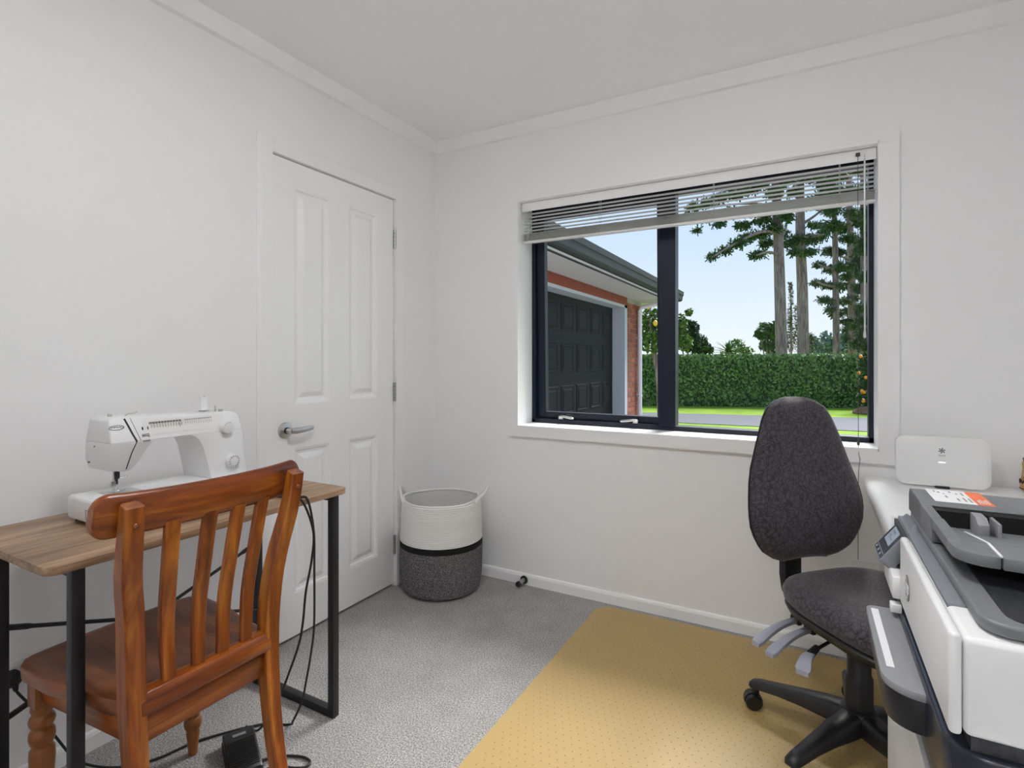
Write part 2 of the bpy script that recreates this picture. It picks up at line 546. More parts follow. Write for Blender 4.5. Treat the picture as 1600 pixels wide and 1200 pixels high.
def cat(tab, t):
    """smooth curve through table points"""
    n_ = len(tab)
    for i in range(n_ - 1):
        if t <= tab[i + 1][0] or i == n_ - 2:
            (x1, y1), (x2, y2) = tab[i], tab[i + 1]
            x0, y0 = tab[i - 1] if i else (2 * x1 - x2, 2 * y1 - y2)
            x3, y3 = tab[i + 2] if i + 2 < n_ else (2 * x2 - x1, 2 * y2 - y1)
            h = x2 - x1; u = min(1, max(0, (t - x1) / h))
            m1 = (y2 - y0) / (x2 - x0) * h; m2 = (y3 - y1) / (x3 - x1) * h
            return (2 * u ** 3 - 3 * u * u + 1) * y1 + (u ** 3 - 2 * u * u + u) * m1 + (-2 * u ** 3 + 3 * u * u) * y2 + (u ** 3 - u * u) * m2

def interp(tab, t):
    """piecewise smooth table lookup"""
    for (a, va), (b, vb) in zip(tab, tab[1:]):
        if t <= b:
            u = (t - a) / (b - a); u = u * u * (3 - 2 * u)
            return va + (vb - va) * u
    return tab[-1][1]

FWD = Vector((-math.sin(YAW), math.cos(YAW), 0)); RGT = Vector((math.cos(YAW), math.sin(YAW), 0))
def at(px, py, depth):
    """a place in the garden at a known distance from the room, read off the photograph"""
    return Vector((CX, CY, CH)) + (FWD + RGT * ((px - 800) / FPX) + Vector((0, 0, -(py - HOR) / FPX))) * depth
# ================================================================== the room
RX, RY, RH = 3.0, -3.2, 2.4
GZ = -0.25                                       # garden level
struct('floor', MB().box(-0.13, RX, RY - 1.5, 0.0, -0.1, 0), 'carpet_grey', smooth=False)
struct('ceiling', MB().box(-0.12, RX + 0.12, RY - 1.62, 0.25, RH, RH + 0.15), 'ceiling_paint', smooth=False)
DY0, DY1, DZ = -1.069, -0.346, 1.985               # door opening on the left wall
WX0, WX1, WZ0, WZ1 = 0.543, 2.102, 0.819, 1.986    # window opening on the back wall
m = MB()
m.box(-0.12, 0, RY - 0.12, DY0 - 0.003, -0.1, RH); m.box(-0.12, 0, DY1 + 0.003, 0.2, -0.1, RH); m.box(-0.12, 0, DY0 - 0.003, DY1 + 0.003, DZ + 0.003, RH)
m.box(-0.14, -0.12, DY0 - 0.05, DY1 + 0.05, -0.1, DZ + 0.05)
struct('wall_left', m, 'wall_paint', smooth=False)
m = MB()
m.box(0, WX0, 0, 0.2, -0.1, RH); m.box(WX1, RX + 0.12, 0, 0.2, -0.1, RH)
m.box(WX0, WX1, 0, 0.2, -0.1, WZ0); m.box(WX0, WX1, 0, 0.2, WZ1, RH)
struct('wall_back', m, 'wall_paint', smooth=False)
struct('wall_right', MB().box(RX, RX + 0.12, RY - 0.12, 0, -0.1, RH), 'wall_paint', smooth=False)
# unseen front wall; the doorway and passage beyond are added to let fill light in
m = MB(); m.box(0, 1.45, RY - 0.12, RY, -0.1, RH); m.box(2.30, RX, RY - 0.12, RY, -0.1, RH); m.box(1.45, 2.30, RY - 0.12, RY, 2.0, RH)
struct('wall_front', m, 'wall_paint', smooth=False)
m = MB(); m.box(0.4, 0.5, RY - 1.5, RY - 0.12, -0.1, RH); m.box(2.95, 3.05, RY - 1.5, RY - 0.12, -0.1, RH); m.box(0.4, 3.05, RY - 1.62, RY - 1.5, -0.1, RH)
struct('wall_fill_passage', m, 'wall_paint', smooth=False)
# cornice boards
struct('trim_1', MB().prism([(0, 2.325), (0.018, 2.331), (0.024, 2.4), (0, 2.4)], 'y', RY, 0), 'trim_paint', smooth=False)
struct('trim_2', MB().prism([(0, 2.325), (-0.012, 2.331), (-0.016, 2.4), (0, 2.4)], 'x', 0.0, RX), 'trim_paint', smooth=False)
struct('trim_3', MB().prism([(RX, 2.325), (RX - 0.018, 2.331), (RX - 0.024, 2.4), (RX, 2.4)], 'y', RY, 0), 'trim_paint', smooth=False)
struct('trim_4', MB().prism([(RY, 2.325), (RY + 0.018, 2.331), (RY + 0.024, 2.4), (RY, 2.4)], 'x', 0, RX), 'trim_paint', smooth=False)
SK = [(0, 0), (0.012, 0), (0.012, 0.042), (0.008, 0.052), (0.004, 0.056), (0, 0.056)]
struct('baseboard_left', MB().prism(SK, 'y', RY, -1.1375), 'trim_paint', smooth=False)
struct('baseboard_back', MB().prism([(-a, b) for a, b in SK], 'x', 0.0, RX), 'trim_paint', smooth=False)
struct('baseboard_right', MB().prism([(RX - a, b) for a, b in SK], 'y', RY, 0), 'trim_paint', smooth=False)
struct('baseboard_front', MB().prism([(RY + a, b) for a, b in SK], 'x', 0, 1.40), 'trim_paint', smooth=False)

# ------------------------------------------------------------------ door
d1 = thing('door_1', 'white four-panel interior door with lever handle in left wall', None, (0, -0.7, 0), kind='structure')
m = MB()
CW_ = 0.065
PRO = [(0, 0), (0, 0.013), (0.050, 0.016), (0.060, 0.014), (0.065, 0.006), (0.065, 0)]
# casing: three lengths with a slightly moulded face
m.loft([[(PRO_z, DY0 - 0.003 - u, z) for u, PRO_z in PRO] for z in (0.0, DZ + 0.062)])
m.loft([[(PRO_z, DY1 + 0.003 + u, z) for u, PRO_z in PRO] for z in (0.0, DZ + 0.062)])
m.loft([[(PRO_z, y, DZ + 0.003 + u) for u, PRO_z in PRO] for y in (DY0 - 0.003, DY1 + 0.003)])
part('door_frame', m, 'trim_paint', d1, smooth=False)
# leaf: slab with four panel openings; the field is built from stiles and rails, the panels sit in them
XF, XB = -0.004, -0.042
ya, yb = DY0 + 0.003, DY1 - 0.003
P_Y = [(-0.957, -0.764), (-0.652, -0.464)]
P_Z = [(0.975, 1.883), (0.186, 0.792)]
m = MB()
zs = [0.012, P_Z[1][0], P_Z[1][1], P_Z[0][0], P_Z[0][1], DZ - 0.002]
ys = [ya, P_Y[0][0], P_Y[0][1], P_Y[1][0], P_Y[1][1], yb]
for i in (0, 2, 4):
    m.box(XB, XF, ys[i], ys[i + 1], zs[0], zs[5])
for i in (1, 3):
    for j in (0, 2, 4):
        m.box(XB, XF, ys[i], ys[i + 1], zs[j], zs[j + 1])
leaf = part('door_leaf', m, 'door_paint', d1, smooth=False)
for (z0, z1) in P_Z:
    for (y0, y1) in P_Y:
        m = MB()
        # ogee down into the slab, flat groove, then bevel up to a raised field
        steps = [(0.0, XF), (0.010, XF - 0.003), (0.016, XF - 0.011), (0.026, XF - 0.013), (0.030, XF - 0.012), (0.048, XF - 0.003), (0.052, XF - 0.002)]
        rings = [[(x, y0 + i, z0 + i), (x, y1 - i, z0 + i), (x, y1 - i, z1 - i), (x, y0 + i, z1 - i)] for i, x in steps]
        rings.insert(0, [(XB + 0.004, y0, z0), (XB + 0.004, y1, z0), (XB + 0.004, y1, z1), (XB + 0.004, y0, z1)])
        m.loft(rings)
        part('door_panel', m, 'door_paint', d1, smooth=False)
for zc in (1.783, 0.997, 0.212):
    m = MB()
    m.cyl((0.004, DY1 - 0.0005, zc - 0.048), (0.004, DY1 - 0.0005, zc + 0.048), 0.0058, 10)
    m.box(-0.004, 0.0025, DY1 - 0.004, DY1 + 0.003, zc - 0.046, zc + 0.046)
    hg = part('hinge', m, 'hinge_steel', d1)
    mm = MB()
    for k_ in (-0.029, -0.010, 0.010, 0.029):
        mm.cyl((0.004, DY1 - 0.0005, zc + k_ - 0.0006), (0.004, DY1 - 0.0005, zc + k_ + 0.0006), 0.0062, 10)
    part('knuckle_joint', mm, 'print_black', hg)
m = MB()
HY, HZ = -1.003, 0.872
m.lathe([(0.033, 0.0), (0.033, 0.004), (0.030, 0.008), (0.020, 0.011), (0.0, 0.012)], 28, (XF, HY, HZ), Matrix.Rotation(PI / 2, 4, 'Y'))
hd = part('door_handle', m, 'satin_steel', d1)
m = MB()
m.cyl((XF + 0.010, HY, HZ), (XF + 0.05, HY, HZ), 0.011, 16)
lp = spline([(XF + 0.046, HY - 0.006, HZ), (XF + 0.052, HY + 0.02, HZ + 0.001), (XF + 0.053, HY + 0.06, HZ + 0.003), (XF + 0.046, HY + 0.095, HZ + 0.004), (XF + 0.040, HY + 0.112, HZ + 0.004)], 6)
rings = []
for i, p in enumerate(lp):
    t = i / (len(lp) - 1)
    hh = interp([(0, 0.0115), (0.25, 0.0125), (0.6, 0.0115), (0.9, 0.0085), (1, 0.004)], t)
    tt = interp([(0, 0.009), (0.3, 0.0075), (0.8, 0.005), (1, 0.002)], t)
    rings.append([(p.x + tt * math.cos(a), p.y, p.z + hh * math.sin(a)) for a in [2 * PI * j / 12 for j in range(12)]])
m.loft(rings)
part('lever', m, 'satin_steel', hd)
m = MB(); m.cyl((XF + 0.012, HY, HZ), (XF + 0.018, HY, HZ), 0.0135, 16)
part('neck_ring', m, 'print_black', hd)

# ------------------------------------------------------------------ window
w1 = thing('window_1', 'navy aluminium window with one opening sash and white architrave', None, ((WX0 + WX1) / 2, 0.1, WZ0), kind='structure')
CX0, CX1, CZ0, CZ1 = 0.492, 2.166, 0.765, 2.046
m = MB()
for a, b in (((CX0, CX1, CZ0, WZ0), 0), ((CX0, CX1, WZ1, CZ1), 0), ((CX0, WX0, WZ0, WZ1), 0), ((WX1, CX1, WZ0, WZ1), 0)):
    m.box(a[0], a[1], -0.018, 0.001, a[2], a[3])
part('architrave', m, 'wall_paint', w1, smooth=False)
m = MB()
FY = 0.148
tk = 0.006
m.box(WX0 - tk, WX0 + 0.003, -0.0195, FY, WZ0 - tk, WZ1 + tk); m.box(WX1 - 0.003, WX1 + tk, -0.0195, FY, WZ0 - tk, WZ1 + tk)
m.box(WX0, WX1, -0.0195, FY, WZ0 - tk, WZ0 + 0.004); m.box(WX0, WX1, -0.0195, FY, WZ1 - 0.003, WZ1 + tk)
part('reveal_liner', m, 'trim_paint', w1, smooth=False)
# fixed frame and mullion
m = MB()
MX0, MX1 = 1.236, 1.312
for a in ((WX0, WX0 + 0.022, WZ0, WZ1), (WX1 - 0.020, WX1, WZ0, WZ1), (WX0, WX1, WZ0 + 0.003, WZ0 + 0.026), (WX0, WX1, WZ1 - 0.03, WZ1)):
    m.box(a[0], a[1], FY - 0.004, 0.21, a[2], a[3])
m.box(MX0, MX1, FY - 0.008, 0.21, WZ0 + 0.02, WZ1)
part('outer_frame', m, 'aluminium_navy', w1, bevel=0.002, smooth=False)
# opening sash, pushed a little open at the bottom
sx0, sx1, sz0, sz1 = WX0 + 0.024, MX0 + 0.004, WZ0 + 0.028, WZ1 - 0.03
Ms = Matrix.Translation((0, 0.165, sz1)) @ Matrix.Rotation(R(1.2), 4, 'X') @ Matrix.Translation((0, -0.165, -sz1))
m = MB()
bw = 0.046
m.box(sx0, sx0 + bw, 0.155, 0.195, sz0, sz1, Ms); m.box(sx1 - 0.020, sx1, 0.155, 0.195, sz0, sz1, Ms)
m.box(sx0 + bw, sx1 - 0.020, 0.155, 0.195, sz0, sz0 + 0.034, Ms); m.box(sx0 + bw, sx1 - 0.020, 0.155, 0.195, sz1 - 0.034, sz1, Ms)
sash = part('sash', m, 'aluminium_navy', w1, bevel=0.003, smooth=False)
m = MB(); m.box(sx0 + bw - 0.004, sx1 - 0.016, 0.172, 0.177, sz0 + 0.03, sz1 - 0.03, Ms)
part('pane', m, 'window_glass', sash, smooth=False)
m = MB(); m.box(MX1 - 0.004, WX1 - 0.016, 0.172, 0.177, WZ0 + 0.022, WZ1 - 0.026)
part('pane', m, 'window_glass', w1, smooth=False)
for sxc, sgn in ((0.732, 1), (1.108, -1)):
    m = MB()
    m.box(sxc - 0.012 * sgn - 0.012, sxc - 0.012 * sgn + 0.012, 0.136, 0.150, sz0 + 0.002, sz0 + 0.016)
    q = spline([(sxc - 0.02 * sgn, 0.140, sz0 + 0.014), (sxc, 0.132, sz0 + 0.016), (sxc + 0.04 * sgn, 0.131, sz0 + 0.011), (sxc + 0.062 * sgn, 0.132, sz0 + 0.009)], 4)
    m.tube(q, [0.0065] * (len(q) - 3) + [0.006, 0.0055, 0.004], 10)
    part('catch', m, 'satin_steel', w1)
# roof edge above the window (keeps the sun off the wall below the sill)
m = MB()
m.box(-0.35, RX + 0.6, 0.2, 0.82, 2.33, 2.36); m.box(-0.35, RX + 0.6, 0.80, 0.86, 2.24, 2.46)
m.prism([(-0.30 - 3.3, 3.9), (0.86, 2.44), (0.86, 2.50), (-3.6, 4.0)], 'x', -0.35, RX + 0.6)
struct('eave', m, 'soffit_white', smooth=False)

# ------------------------------------------------------------------ ceiling light (its reflection shows in the right-hand pane)
def bowl_lamp(LX, LY, label, mat):
    cl = thing('ceiling_lamp', label, 'lamp', (LX, LY, RH))
    m = MB(); m.lathe([(0.0, 0.0), (0.055, 0.0), (0.055, -0.012), (0.030, -0.026), (0.0, -0.026)], 32, (LX, LY, RH))
    part('ceiling_rose', m, 'ceramic_white', cl)
    part('stem', MB().cyl((LX, LY, RH - 0.02), (LX, LY, 2.292), 0.006, 10), 'satin_steel', cl)
    m = MB(); m.lathe([(0.0, 2.270), (0.05, 2.272), (0.10, 2.278), (0.150, 2.292), (0.188, 2.318), (0.190, 2.322), (0.184, 2.322), (0.145, 2.300), (0.10, 2.287), (0.05, 2.281), (0.0, 2.279)], 40, (LX, LY, 0))
    part('bowl', m, mat, cl)
bowl_lamp(1.46, -1.75, 'opal glass bowl lamp hung below the ceiling in the room centre', 'lamp_glow')
bowl_lamp(1.80, RY - 0.85, 'added bowl lamp in a made-up passage behind the camera, for fill light', 'passage_fill_glow')  # unseen extra lamp, put in to brighten the room from behind

# ================================================================== venetian blind
BX0, BX1, BY = WX0 + 0.008, WX1 - 0.006, 0.034
bl = thing('venetian_blind', 'white aluminium venetian blind drawn most of the way up in the window', 'blind', ((BX0 + BX1) / 2, BY, WZ1))
m = MB()
m.prism([(BY - 0.014, 1.946), (BY + 0.014, 1.946), (BY + 0.014, 1.974), (BY + 0.012, 1.974), (BY + 0.012, 1.949), (BY - 0.012, 1.949), (BY - 0.012, 1.974), (BY - 0.014, 1.974)], 'x', BX0, BX1)
part('headrail', m, 'blind_white', bl, smooth=False)
m = MB(); m.box(BX0, BX1, BY - 0.016, BY - 0.0145, 1.936, 1.981)
part('valance', m, 'wall_paint', bl, smooth=False)
def slat_mesh():
    m = MB()
    top = [(-0.0125, -0.0010), (-0.006, 0.0008), (0, 0.0014), (0.006, 0.0008), (0.0125, -0.0010)]
    m.prism(top + [(a, b - 0.0006) for a, b in reversed(top)], 'x', BX0 + 0.002, BX1 - 0.002)
    m.v = [(p[0] - (BX0 + BX1) / 2, p[1], p[2]) for p in m.v]
    return m.mesh('slat', smooth=False)
sm = slat_mesh()
rs = random.Random(3)
for i in range(6):
    o = link('slat', sm, 'blind_white', bl); o.location = (0, 0, 1.925 - 0.0175 * i - WZ1)
    o.rotation_euler = (R(-2), 0, 0)
for i in range(11):
    o = link('slat', sm, 'blind_white', bl); o.location = (rs.uniform(-0.001, 0.001), rs.uniform(-0.0015, 0.0015), 1.8225 - 0.0037 * i - WZ1)
    o.rotation_euler = (R(rs.uniform(-4, 4)), 0, 0)
m = MB(); m.prism([(BY - 0.0125, 1.772), (BY + 0.0125, 1.772), (BY + 0.0125, 1.780), (BY + 0.010, 1.783), (BY - 0.010, 1.783), (BY - 0.0125, 1.780)], 'x', BX0 + 0.002, BX1 - 0.002)
part('bottom_rail', m, 'blind_white', bl, smooth=False)
for lx in (0.585, 0.975, 1.500, 1.975):
    m = MB()
    for dy in (-0.0135, 0.0135):
        m.tube([(lx, BY + dy, 1.948), (lx, BY + dy, 1.775)], 0.0008, 6)
    m.tube([(lx + 0.004, BY, 1.948), (lx + 0.004, BY, 1.775)], 0.0008, 6)
    q = [(lx + 0.008 * math.sin(a * 2.1), BY - 0.0142 - 0.001 * (a % 2), 1.822 - 0.0055 * a) for a in range(8)]
    m.tube(spline(q, 3), 0.0008, 5)
    part('ladder_cord', m, 'blind_cord', bl)
m = MB()
q = spline([(2.036, 0.010, 1.958), (2.036, 0.008, 1.7), (2.037, 0.004, 1.2), (2.0365, -0.016, 0.83), (2.041, -0.018, 0.78), (2.036, -0.018, 0.70), (2.035, -0.018, 0.39)], 5)
m.tube(q, 0.0011, 6)
m.box(2.029, 2.043, 0.006, 0.022, 1.955, 1.966)
pc = part('pull_cord', m, 'cord_dark', bl)
m = MB(); m.lathe([(0.0015, 0.87), (0.0045, 0.862), (0.005, 0.845), (0.003, 0.84)], 10, (2.0365, -0.010, -0.01))
part('tassel', m, 'cord_dark', pc)
m = MB()
m.tube([(2.058, 0.012, 1.957), (2.058, 0.008, 1.94)], 0.0015, 6)
m.cyl((2.058, 0.008, 1.94), (2.0585, 0.006, 1.27), 0.0032, 6)
m.lathe([(0.0032, 0.03), (0.0046, 0.02), (0.0056, 0.004), (0.003, 0.0)], 10, (2.0585, 0.006, 1.245))
part('tilt_wand', m, 'wand_clear', bl)

# ------------------------------------------------------------------ sockets
def outlet(name, label, M, gang=2):
    """x across, y up, z out of the wall"""
    wd, ht = 0.116, 0.074
    o = thing(name, label, 'power outlet', M.translation)
    m = MB()
    pts = rrect(wd, ht, 0.006)
    m.loft([[M @ Vector((a * s_, b * s_, z)) for a, b in pts] for z, s_ in ((0.0, 1.0), (0.006, 1.0), (0.009, 0.96))])
    part('face_plate', m, 'white_plastic', o)
    for gx in (-0.028, 0.028):
        m = MB()
        for (sx_, sy_, ang) in ((-0.007, -0.004, 30), (0.007, -0.004, -30), (0.0, -0.020, 0)):
            Mq = M @ Matrix.Translation((gx + sx_, sy_, 0.0085)) @ Matrix.Rotation(R(ang), 4, 'Z')
            m.box(-0.001, 0.001, -0.004, 0.004, 0, 0.001, Mq)
        part('pin_slots', m, 'print_black', o)
        m = MB(); m.box(gx - 0.006, gx + 0.006, 0.013, 0.026, 0.008, 0.0125, M)
        part('rocker_switch', m, 'white_plastic', o, bevel=0.001)
    return o
outlet('power_outlet', 'white double power outlet low on left wall behind sewing table', frame_m((0.0005, -1.845, 0.316), (0, 1, 0), (0, 0, 1)))
outlet('power_outlet', 'white power outlet low on window wall beside the office chair', frame_m((2.071, -0.0005, 0.349), (1, 0, 0), (0, 0, 1)))

# ------------------------------------------------------------------ door stop
ds = thing('door_stop', 'small grey rubber-tipped door stop on the window wall baseboard', 'door stop', (0.580, -0.012, 0.026))
m = MB(); m.lathe([(0.0, 0.0), (0.021, 0.0), (0.020, 0.006), (0.012, 0.009), (0.0, 0.010)], 18, (0.580, -0.012, 0.026), Matrix.Rotation(PI / 2, 4, 'X'))
part('flange', m, 'black_plastic', ds)
m = MB(); m.lathe([(0.0, 0.008), (0.0115, 0.008), (0.0105, 0.062), (0.0, 0.062)], 18, (0.580, -0.012, 0.026), Matrix.Rotation(PI / 2, 4, 'X'))
part('stem', m, 'hinge_steel', ds)
m = MB(); m.lathe([(0.0, 0.060), (0.0135, 0.060), (0.0135, 0.070), (0.011, 0.075), (0.0, 0.076)], 18, (0.580, -0.012, 0.026), Matrix.Rotation(PI / 2, 4, 'X'))
part('rubber_tip', m, 'rubber', ds)
# ================================================================== rope basket
BC = (0.224, -0.243)
bk = thing('rope_basket', 'tall cotton rope laundry basket, white above grey, with a black band', 'basket', (BC[0], BC[1], 0))
def coil_profile(z0, z1, rfun, pitch, amp):
    n = max(2, int(round((z1 - z0) / pitch)))
    pr = []
    for i in range(n):
        for k_ in range(4):
            t = (i + k_ / 4) / n
            z = z0 + (z1 - z0) * t
            pr.append((rfun(z) + amp * math.sin(PI * ((k_ + 0.5) / 4)), z))
    pr.append((rfun(z1), z1))
    return pr
rf = lambda z: interp([(0, 0.176), (0.03, 0.194), (0.10, 0.203), (0.25, 0.205), (0.36, 0.200), (0.46, 0.194)], z)
def shell(z0, z1, pitch, amp, inner=0.010):
    pr = coil_profile(z0, z1, rf, pitch, amp)
    inn = [(r - inner - 0.0, z) for r, z in reversed(pr)]
    return MB().lathe(pr + inn, 72, (BC[0], BC[1], 0), closed=True)
g = shell(0.012, 0.232, 0.0080, 0.0046)
g.lathe([(0.0, 0.004), (0.165, 0.004), (0.176, 0.012), (0.170, 0.018), (0.0, 0.016)], 72, (BC[0], BC[1], 0))
part('grey_rope_body', g, 'basket_grey', bk, angle=80)
part('black_band', shell(0.231, 0.262, 0.0078, 0.0040), 'basket_black', bk, angle=80)
part('white_rope_body', shell(0.261, 0.452, 0.0082, 0.0046), 'basket_white', bk, angle=80)
m = MB()
n = 96
rp_ = []
for i in range(n):
    a = 2 * PI * i / n
    dirv = Vector((math.cos(a), math.sin(a), 0))
    dip = dirv.dot(RGT)
    rp_.append(Vector((BC[0], BC[1], 0.456 + 0.012 * abs(dip) ** 6)) + dirv * 0.190)
m.tube(rp_ + [rp_[0]], 0.0058, 10)
part('rim_rope', m, 'basket_white', bk)
for sg in (-1, 1):
    m = MB()
    ax = RGT * sg
    tg = Vector((-ax.y, ax.x, 0))
    c = Vector((BC[0], BC[1], 0))
    out_ = 0.214 if sg < 0 else 0.236
    up_ = 0.505 if sg < 0 else 0.500
    for off in (0.0, 0.0085):
        q = spline([c + ax * 0.178 + tg * 0.085 + Vector((0, 0, 0.452)), c + ax * 0.190 + tg * 0.062 + Vector((0, 0, 0.464)), c + ax * (out_ - 0.012) + tg * 0.034 + Vector((0, 0, up_ - 0.014 + off)),
                    c + ax * out_ + Vector((0, 0, up_ + off)), c + ax * (out_ - 0.012) - tg * 0.034 + Vector((0, 0, up_ - 0.014 + off)), c + ax * 0.190 - tg * 0.062 + Vector((0, 0, 0.464)), c + ax * 0.178 - tg * 0.085 + Vector((0, 0, 0.452))], 6)
        m.tube(q, 0.0052, 8)
    part('handle', m, 'basket_white', bk)

# ================================================================== sewing table
TX0, TX1, TY0, TY1, TZ = 0.112, 0.560, -1.996, -1.200, 0.745
tb = thing('sewing_table', 'small folding table with wood-grain top and black metal frame by left wall', 'table', ((TX0 + TX1) / 2, (TY0 + TY1) / 2, 0))
m = MB()
cx_, cy_ = (TX0 + TX1) / 2, (TY0 + TY1) / 2
m.prism([(a + cx_, b + cy_) for a, b in rrect(TX1 - TX0, TY1 - TY0, 0.028, 6)], 'z', TZ - 0.018, TZ)
part('table_top', m, 'table_laminate', tb, bevel=0.002)
LFY, RFY, BKX, FTX = -1.930, -1.228, 0.135, 0.518
s_ = 0.0125
for yc in (LFY, RFY):
    for xc in (FTX, BKX):
        part('leg', MB().box(xc - s_, xc + s_, yc - s_, yc + s_, 0.002, TZ - 0.018), 'black_metal', tb, bevel=0.002)
    part('floor_bar', MB().box(BKX + s_, FTX - s_, yc - s_, yc + s_, 0.002, 0.027), 'black_metal', tb, bevel=0.002)
    part('top_bar', MB().box(BKX + s_, FTX - s_, yc - s_, yc + s_, TZ - 0.042, TZ - 0.018), 'black_metal', tb, bevel=0.002)
for ya_, yb_, dx in ((LFY, RFY, 0.006), (RFY, LFY, -0.006)):
    m = MB()
    p0 = Vector((BKX + dx, ya_ + 0.012 * (1 if yb_ > ya_ else -1), 0.497)); p1 = Vector((BKX + dx, yb_ - 0.012 * (1 if yb_ > ya_ else -1), 0.268))
    dd = (p1 - p0).normalized()
    m.tube([p0, p0 + dd * 0.04, p0 + dd * 0.05, p1 - dd * 0.05, p1 - dd * 0.04, p1], [0.0075, 0.0075, 0.0055, 0.0055, 0.0075, 0.0075], 8)
    part('cross_brace', m, 'black_metal', tb)

# ================================================================== wooden chair (faces the table, back to the room)
ch = thing('dining_chair', 'orange-brown wooden slat-back chair with turned front legs at sewing table', 'chair', (0.46, -1.725, 0))
YC = -1.725
def rect_ring(c, hx, hy, ch_=0.006):
    """chamfered rectangle in the x-y plane"""
    x, y, z = c
    return [(x + a, y + b, z) for a, b in ((hx, hy - ch_), (hx - ch_, hy), (-hx + ch_, hy), (-hx, hy - ch_), (-hx, -hy + ch_), (-hx + ch_, -hy), (hx - ch_, -hy), (hx, -hy + ch_))]
def post_x(z):
    return cat([(0, 0.735), (0.22, 0.672), (0.40, 0.650), (0.55, 0.648), (0.68, 0.664), (0.78, 0.690), (0.86, 0.706), (0.90, 0.708)], z)
def post_y(z):
    return cat([(0, 0.150), (0.25, 0.157), (0.45, 0.160), (0.60, 0.170), (0.75, 0.190), (0.90, 0.197)], z)
for sg, zt in ((-1, 0.868), (1, 0.866)):
    m = MB(); rings = []
    for i in range(25):
        t = i / 24
        z = 0.002 + (zt - 0.002) * t
        hx = cat([(0, 0.016), (0.3, 0.0195), (0.5, 0.022), (0.65, 0.022), (0.9, 0.018), (1, 0.0145)], t)
        hy = cat([(0, 0.015), (0.3, 0.018), (0.5, 0.0195), (0.8, 0.0195), (1, 0.0185)], t)
        rings.append(rect_ring((post_x(z), YC + sg * post_y(z) + (0.007 * min(1, max(0, (z - 0.45) / 0.2)) if sg < 0 else 0), z), hx, hy, 0.004))
    rings.append([(x, y, zt + 0.004 - 0.35 * (x - post_x(zt))) for x, y, z in rect_ring((post_x(zt), YC + sg * post_y(zt) + (0.007 if sg < 0 else 0), zt), 0.0125, 0.0165, 0.004)])
    m.loft(rings)
    bp = part('back_post', m, 'chair_wood_z', ch, angle=40)
    m = MB()
    zz = 0.832
    m.lathe([(0.0056, -0.002), (0.0056, 0.001), (0.004, 0.0026), (0.0, 0.003)], 14, (post_x(zz) + 0.0185, YC + sg * post_y(zz) + (0.007 if sg < 0 else 0), zz), Matrix.Rotation(PI / 2, 4, 'Y'))
    part('dowel_plug', m, 'seat_wood', bp)
# crest rail
def crest_x(u):       # u = -1..1 across the back, bowed away from the sitter in the middle
    return 0.652 + 0.030 * (1 - u * u)
m = MB(); rings = []
HW = 0.238
N = 72
for i in range(N + 1):
    u = math.sin(PI / 2 * (-1 + 2 * i / N))
    u = math.copysign(abs(u) ** 0.8, u)
    e_ = max(0.0, (abs(u) - 0.88) / 0.12)
    rd = 1 - math.sqrt(max(0.0, 1 - e_ * e_))
    zt = 0.890 + 0.006 * u ** 4 - 0.030 * rd
    zb = 0.802 + 0.030 * rd
    x = crest_x(u); y = YC + u * HW
    th = 0.0115
    lean = 0.010
    ring = []
    pts = [(th, 0.12), (th, 0.88), (th * 0.6, 0.97), (0, 1.0), (-th * 0.6, 0.97), (-th, 0.88), (-th, 0.12), (-th * 0.6, 0.03), (0, 0.0), (th * 0.6, 0.03)]
    for dx, fz in pts:
        ring.append((x + dx + lean * (fz - 0.3), y, zb + (zt - zb) * fz))
    rings.append(ring)
m.loft(rings)
part('crest_rail', m, 'chair_wood_y', ch, angle=45)
# slats
for yb_, yt_ in ((-1.812, -1.822), (-1.748, -1.742), (-1.690, -1.672), (-1.630, -1.604)):
    m = MB(); rings = []
    for i in range(21):
        t = i / 20
        z = 0.452 + (0.815 - 0.452) * t
        uu = (yt_ - YC) / HW
        x = (1 - t) * 0.648 + t * crest_x(uu) + cat([(0, 0), (0.35, -0.014), (0.7, -0.006), (1, 0.004)], t)
        y = yb_ + (yt_ - yb_) * t
        rings.append(rect_ring((x, y, z), 0.0075, interp([(0, 0.0145), (0.5, 0.0165), (1, 0.0165)], t), 0.003))
    m.loft(rings)
    part('slat', m, 'chair_wood_z', ch, angle=40)
# rail the slats stand in, then aprons
m = MB()
m.prism([(0.628, 0.418), (0.669, 0.418), (0.672, 0.424), (0.671, 0.446), (0.662, 0.462), (0.640, 0.466), (0.628, 0.462)], 'y', YC - 0.152, YC + 0.152)
part('lower_rail', m, 'chair_wood_y', ch, bevel=0.0015)
m = MB(); m.box(0.634, 0.660, YC - 0.150, YC + 0.150, 0.356, 0.419)
part('rear_apron', m, 'chair_wood_y', ch, bevel=0.003)
for sg in (-1, 1):
    m = MB()
    m.loft([[(x, YC + sg * (y + o), z) for o, z in ((-0.010, 0.358), (0.010, 0.358), (0.010, 0.413), (-0.010, 0.413))] for x, y in ((0.300, 0.176), (0.645, 0.150))])
    part('side_apron', m, 'chair_wood_x', ch, bevel=0.002)
m = MB(); m.box(0.272, 0.292, YC - 0.165, YC + 0.165, 0.358, 0.413)
part('front_apron', m, 'chair_wood_y', ch, bevel=0.002)
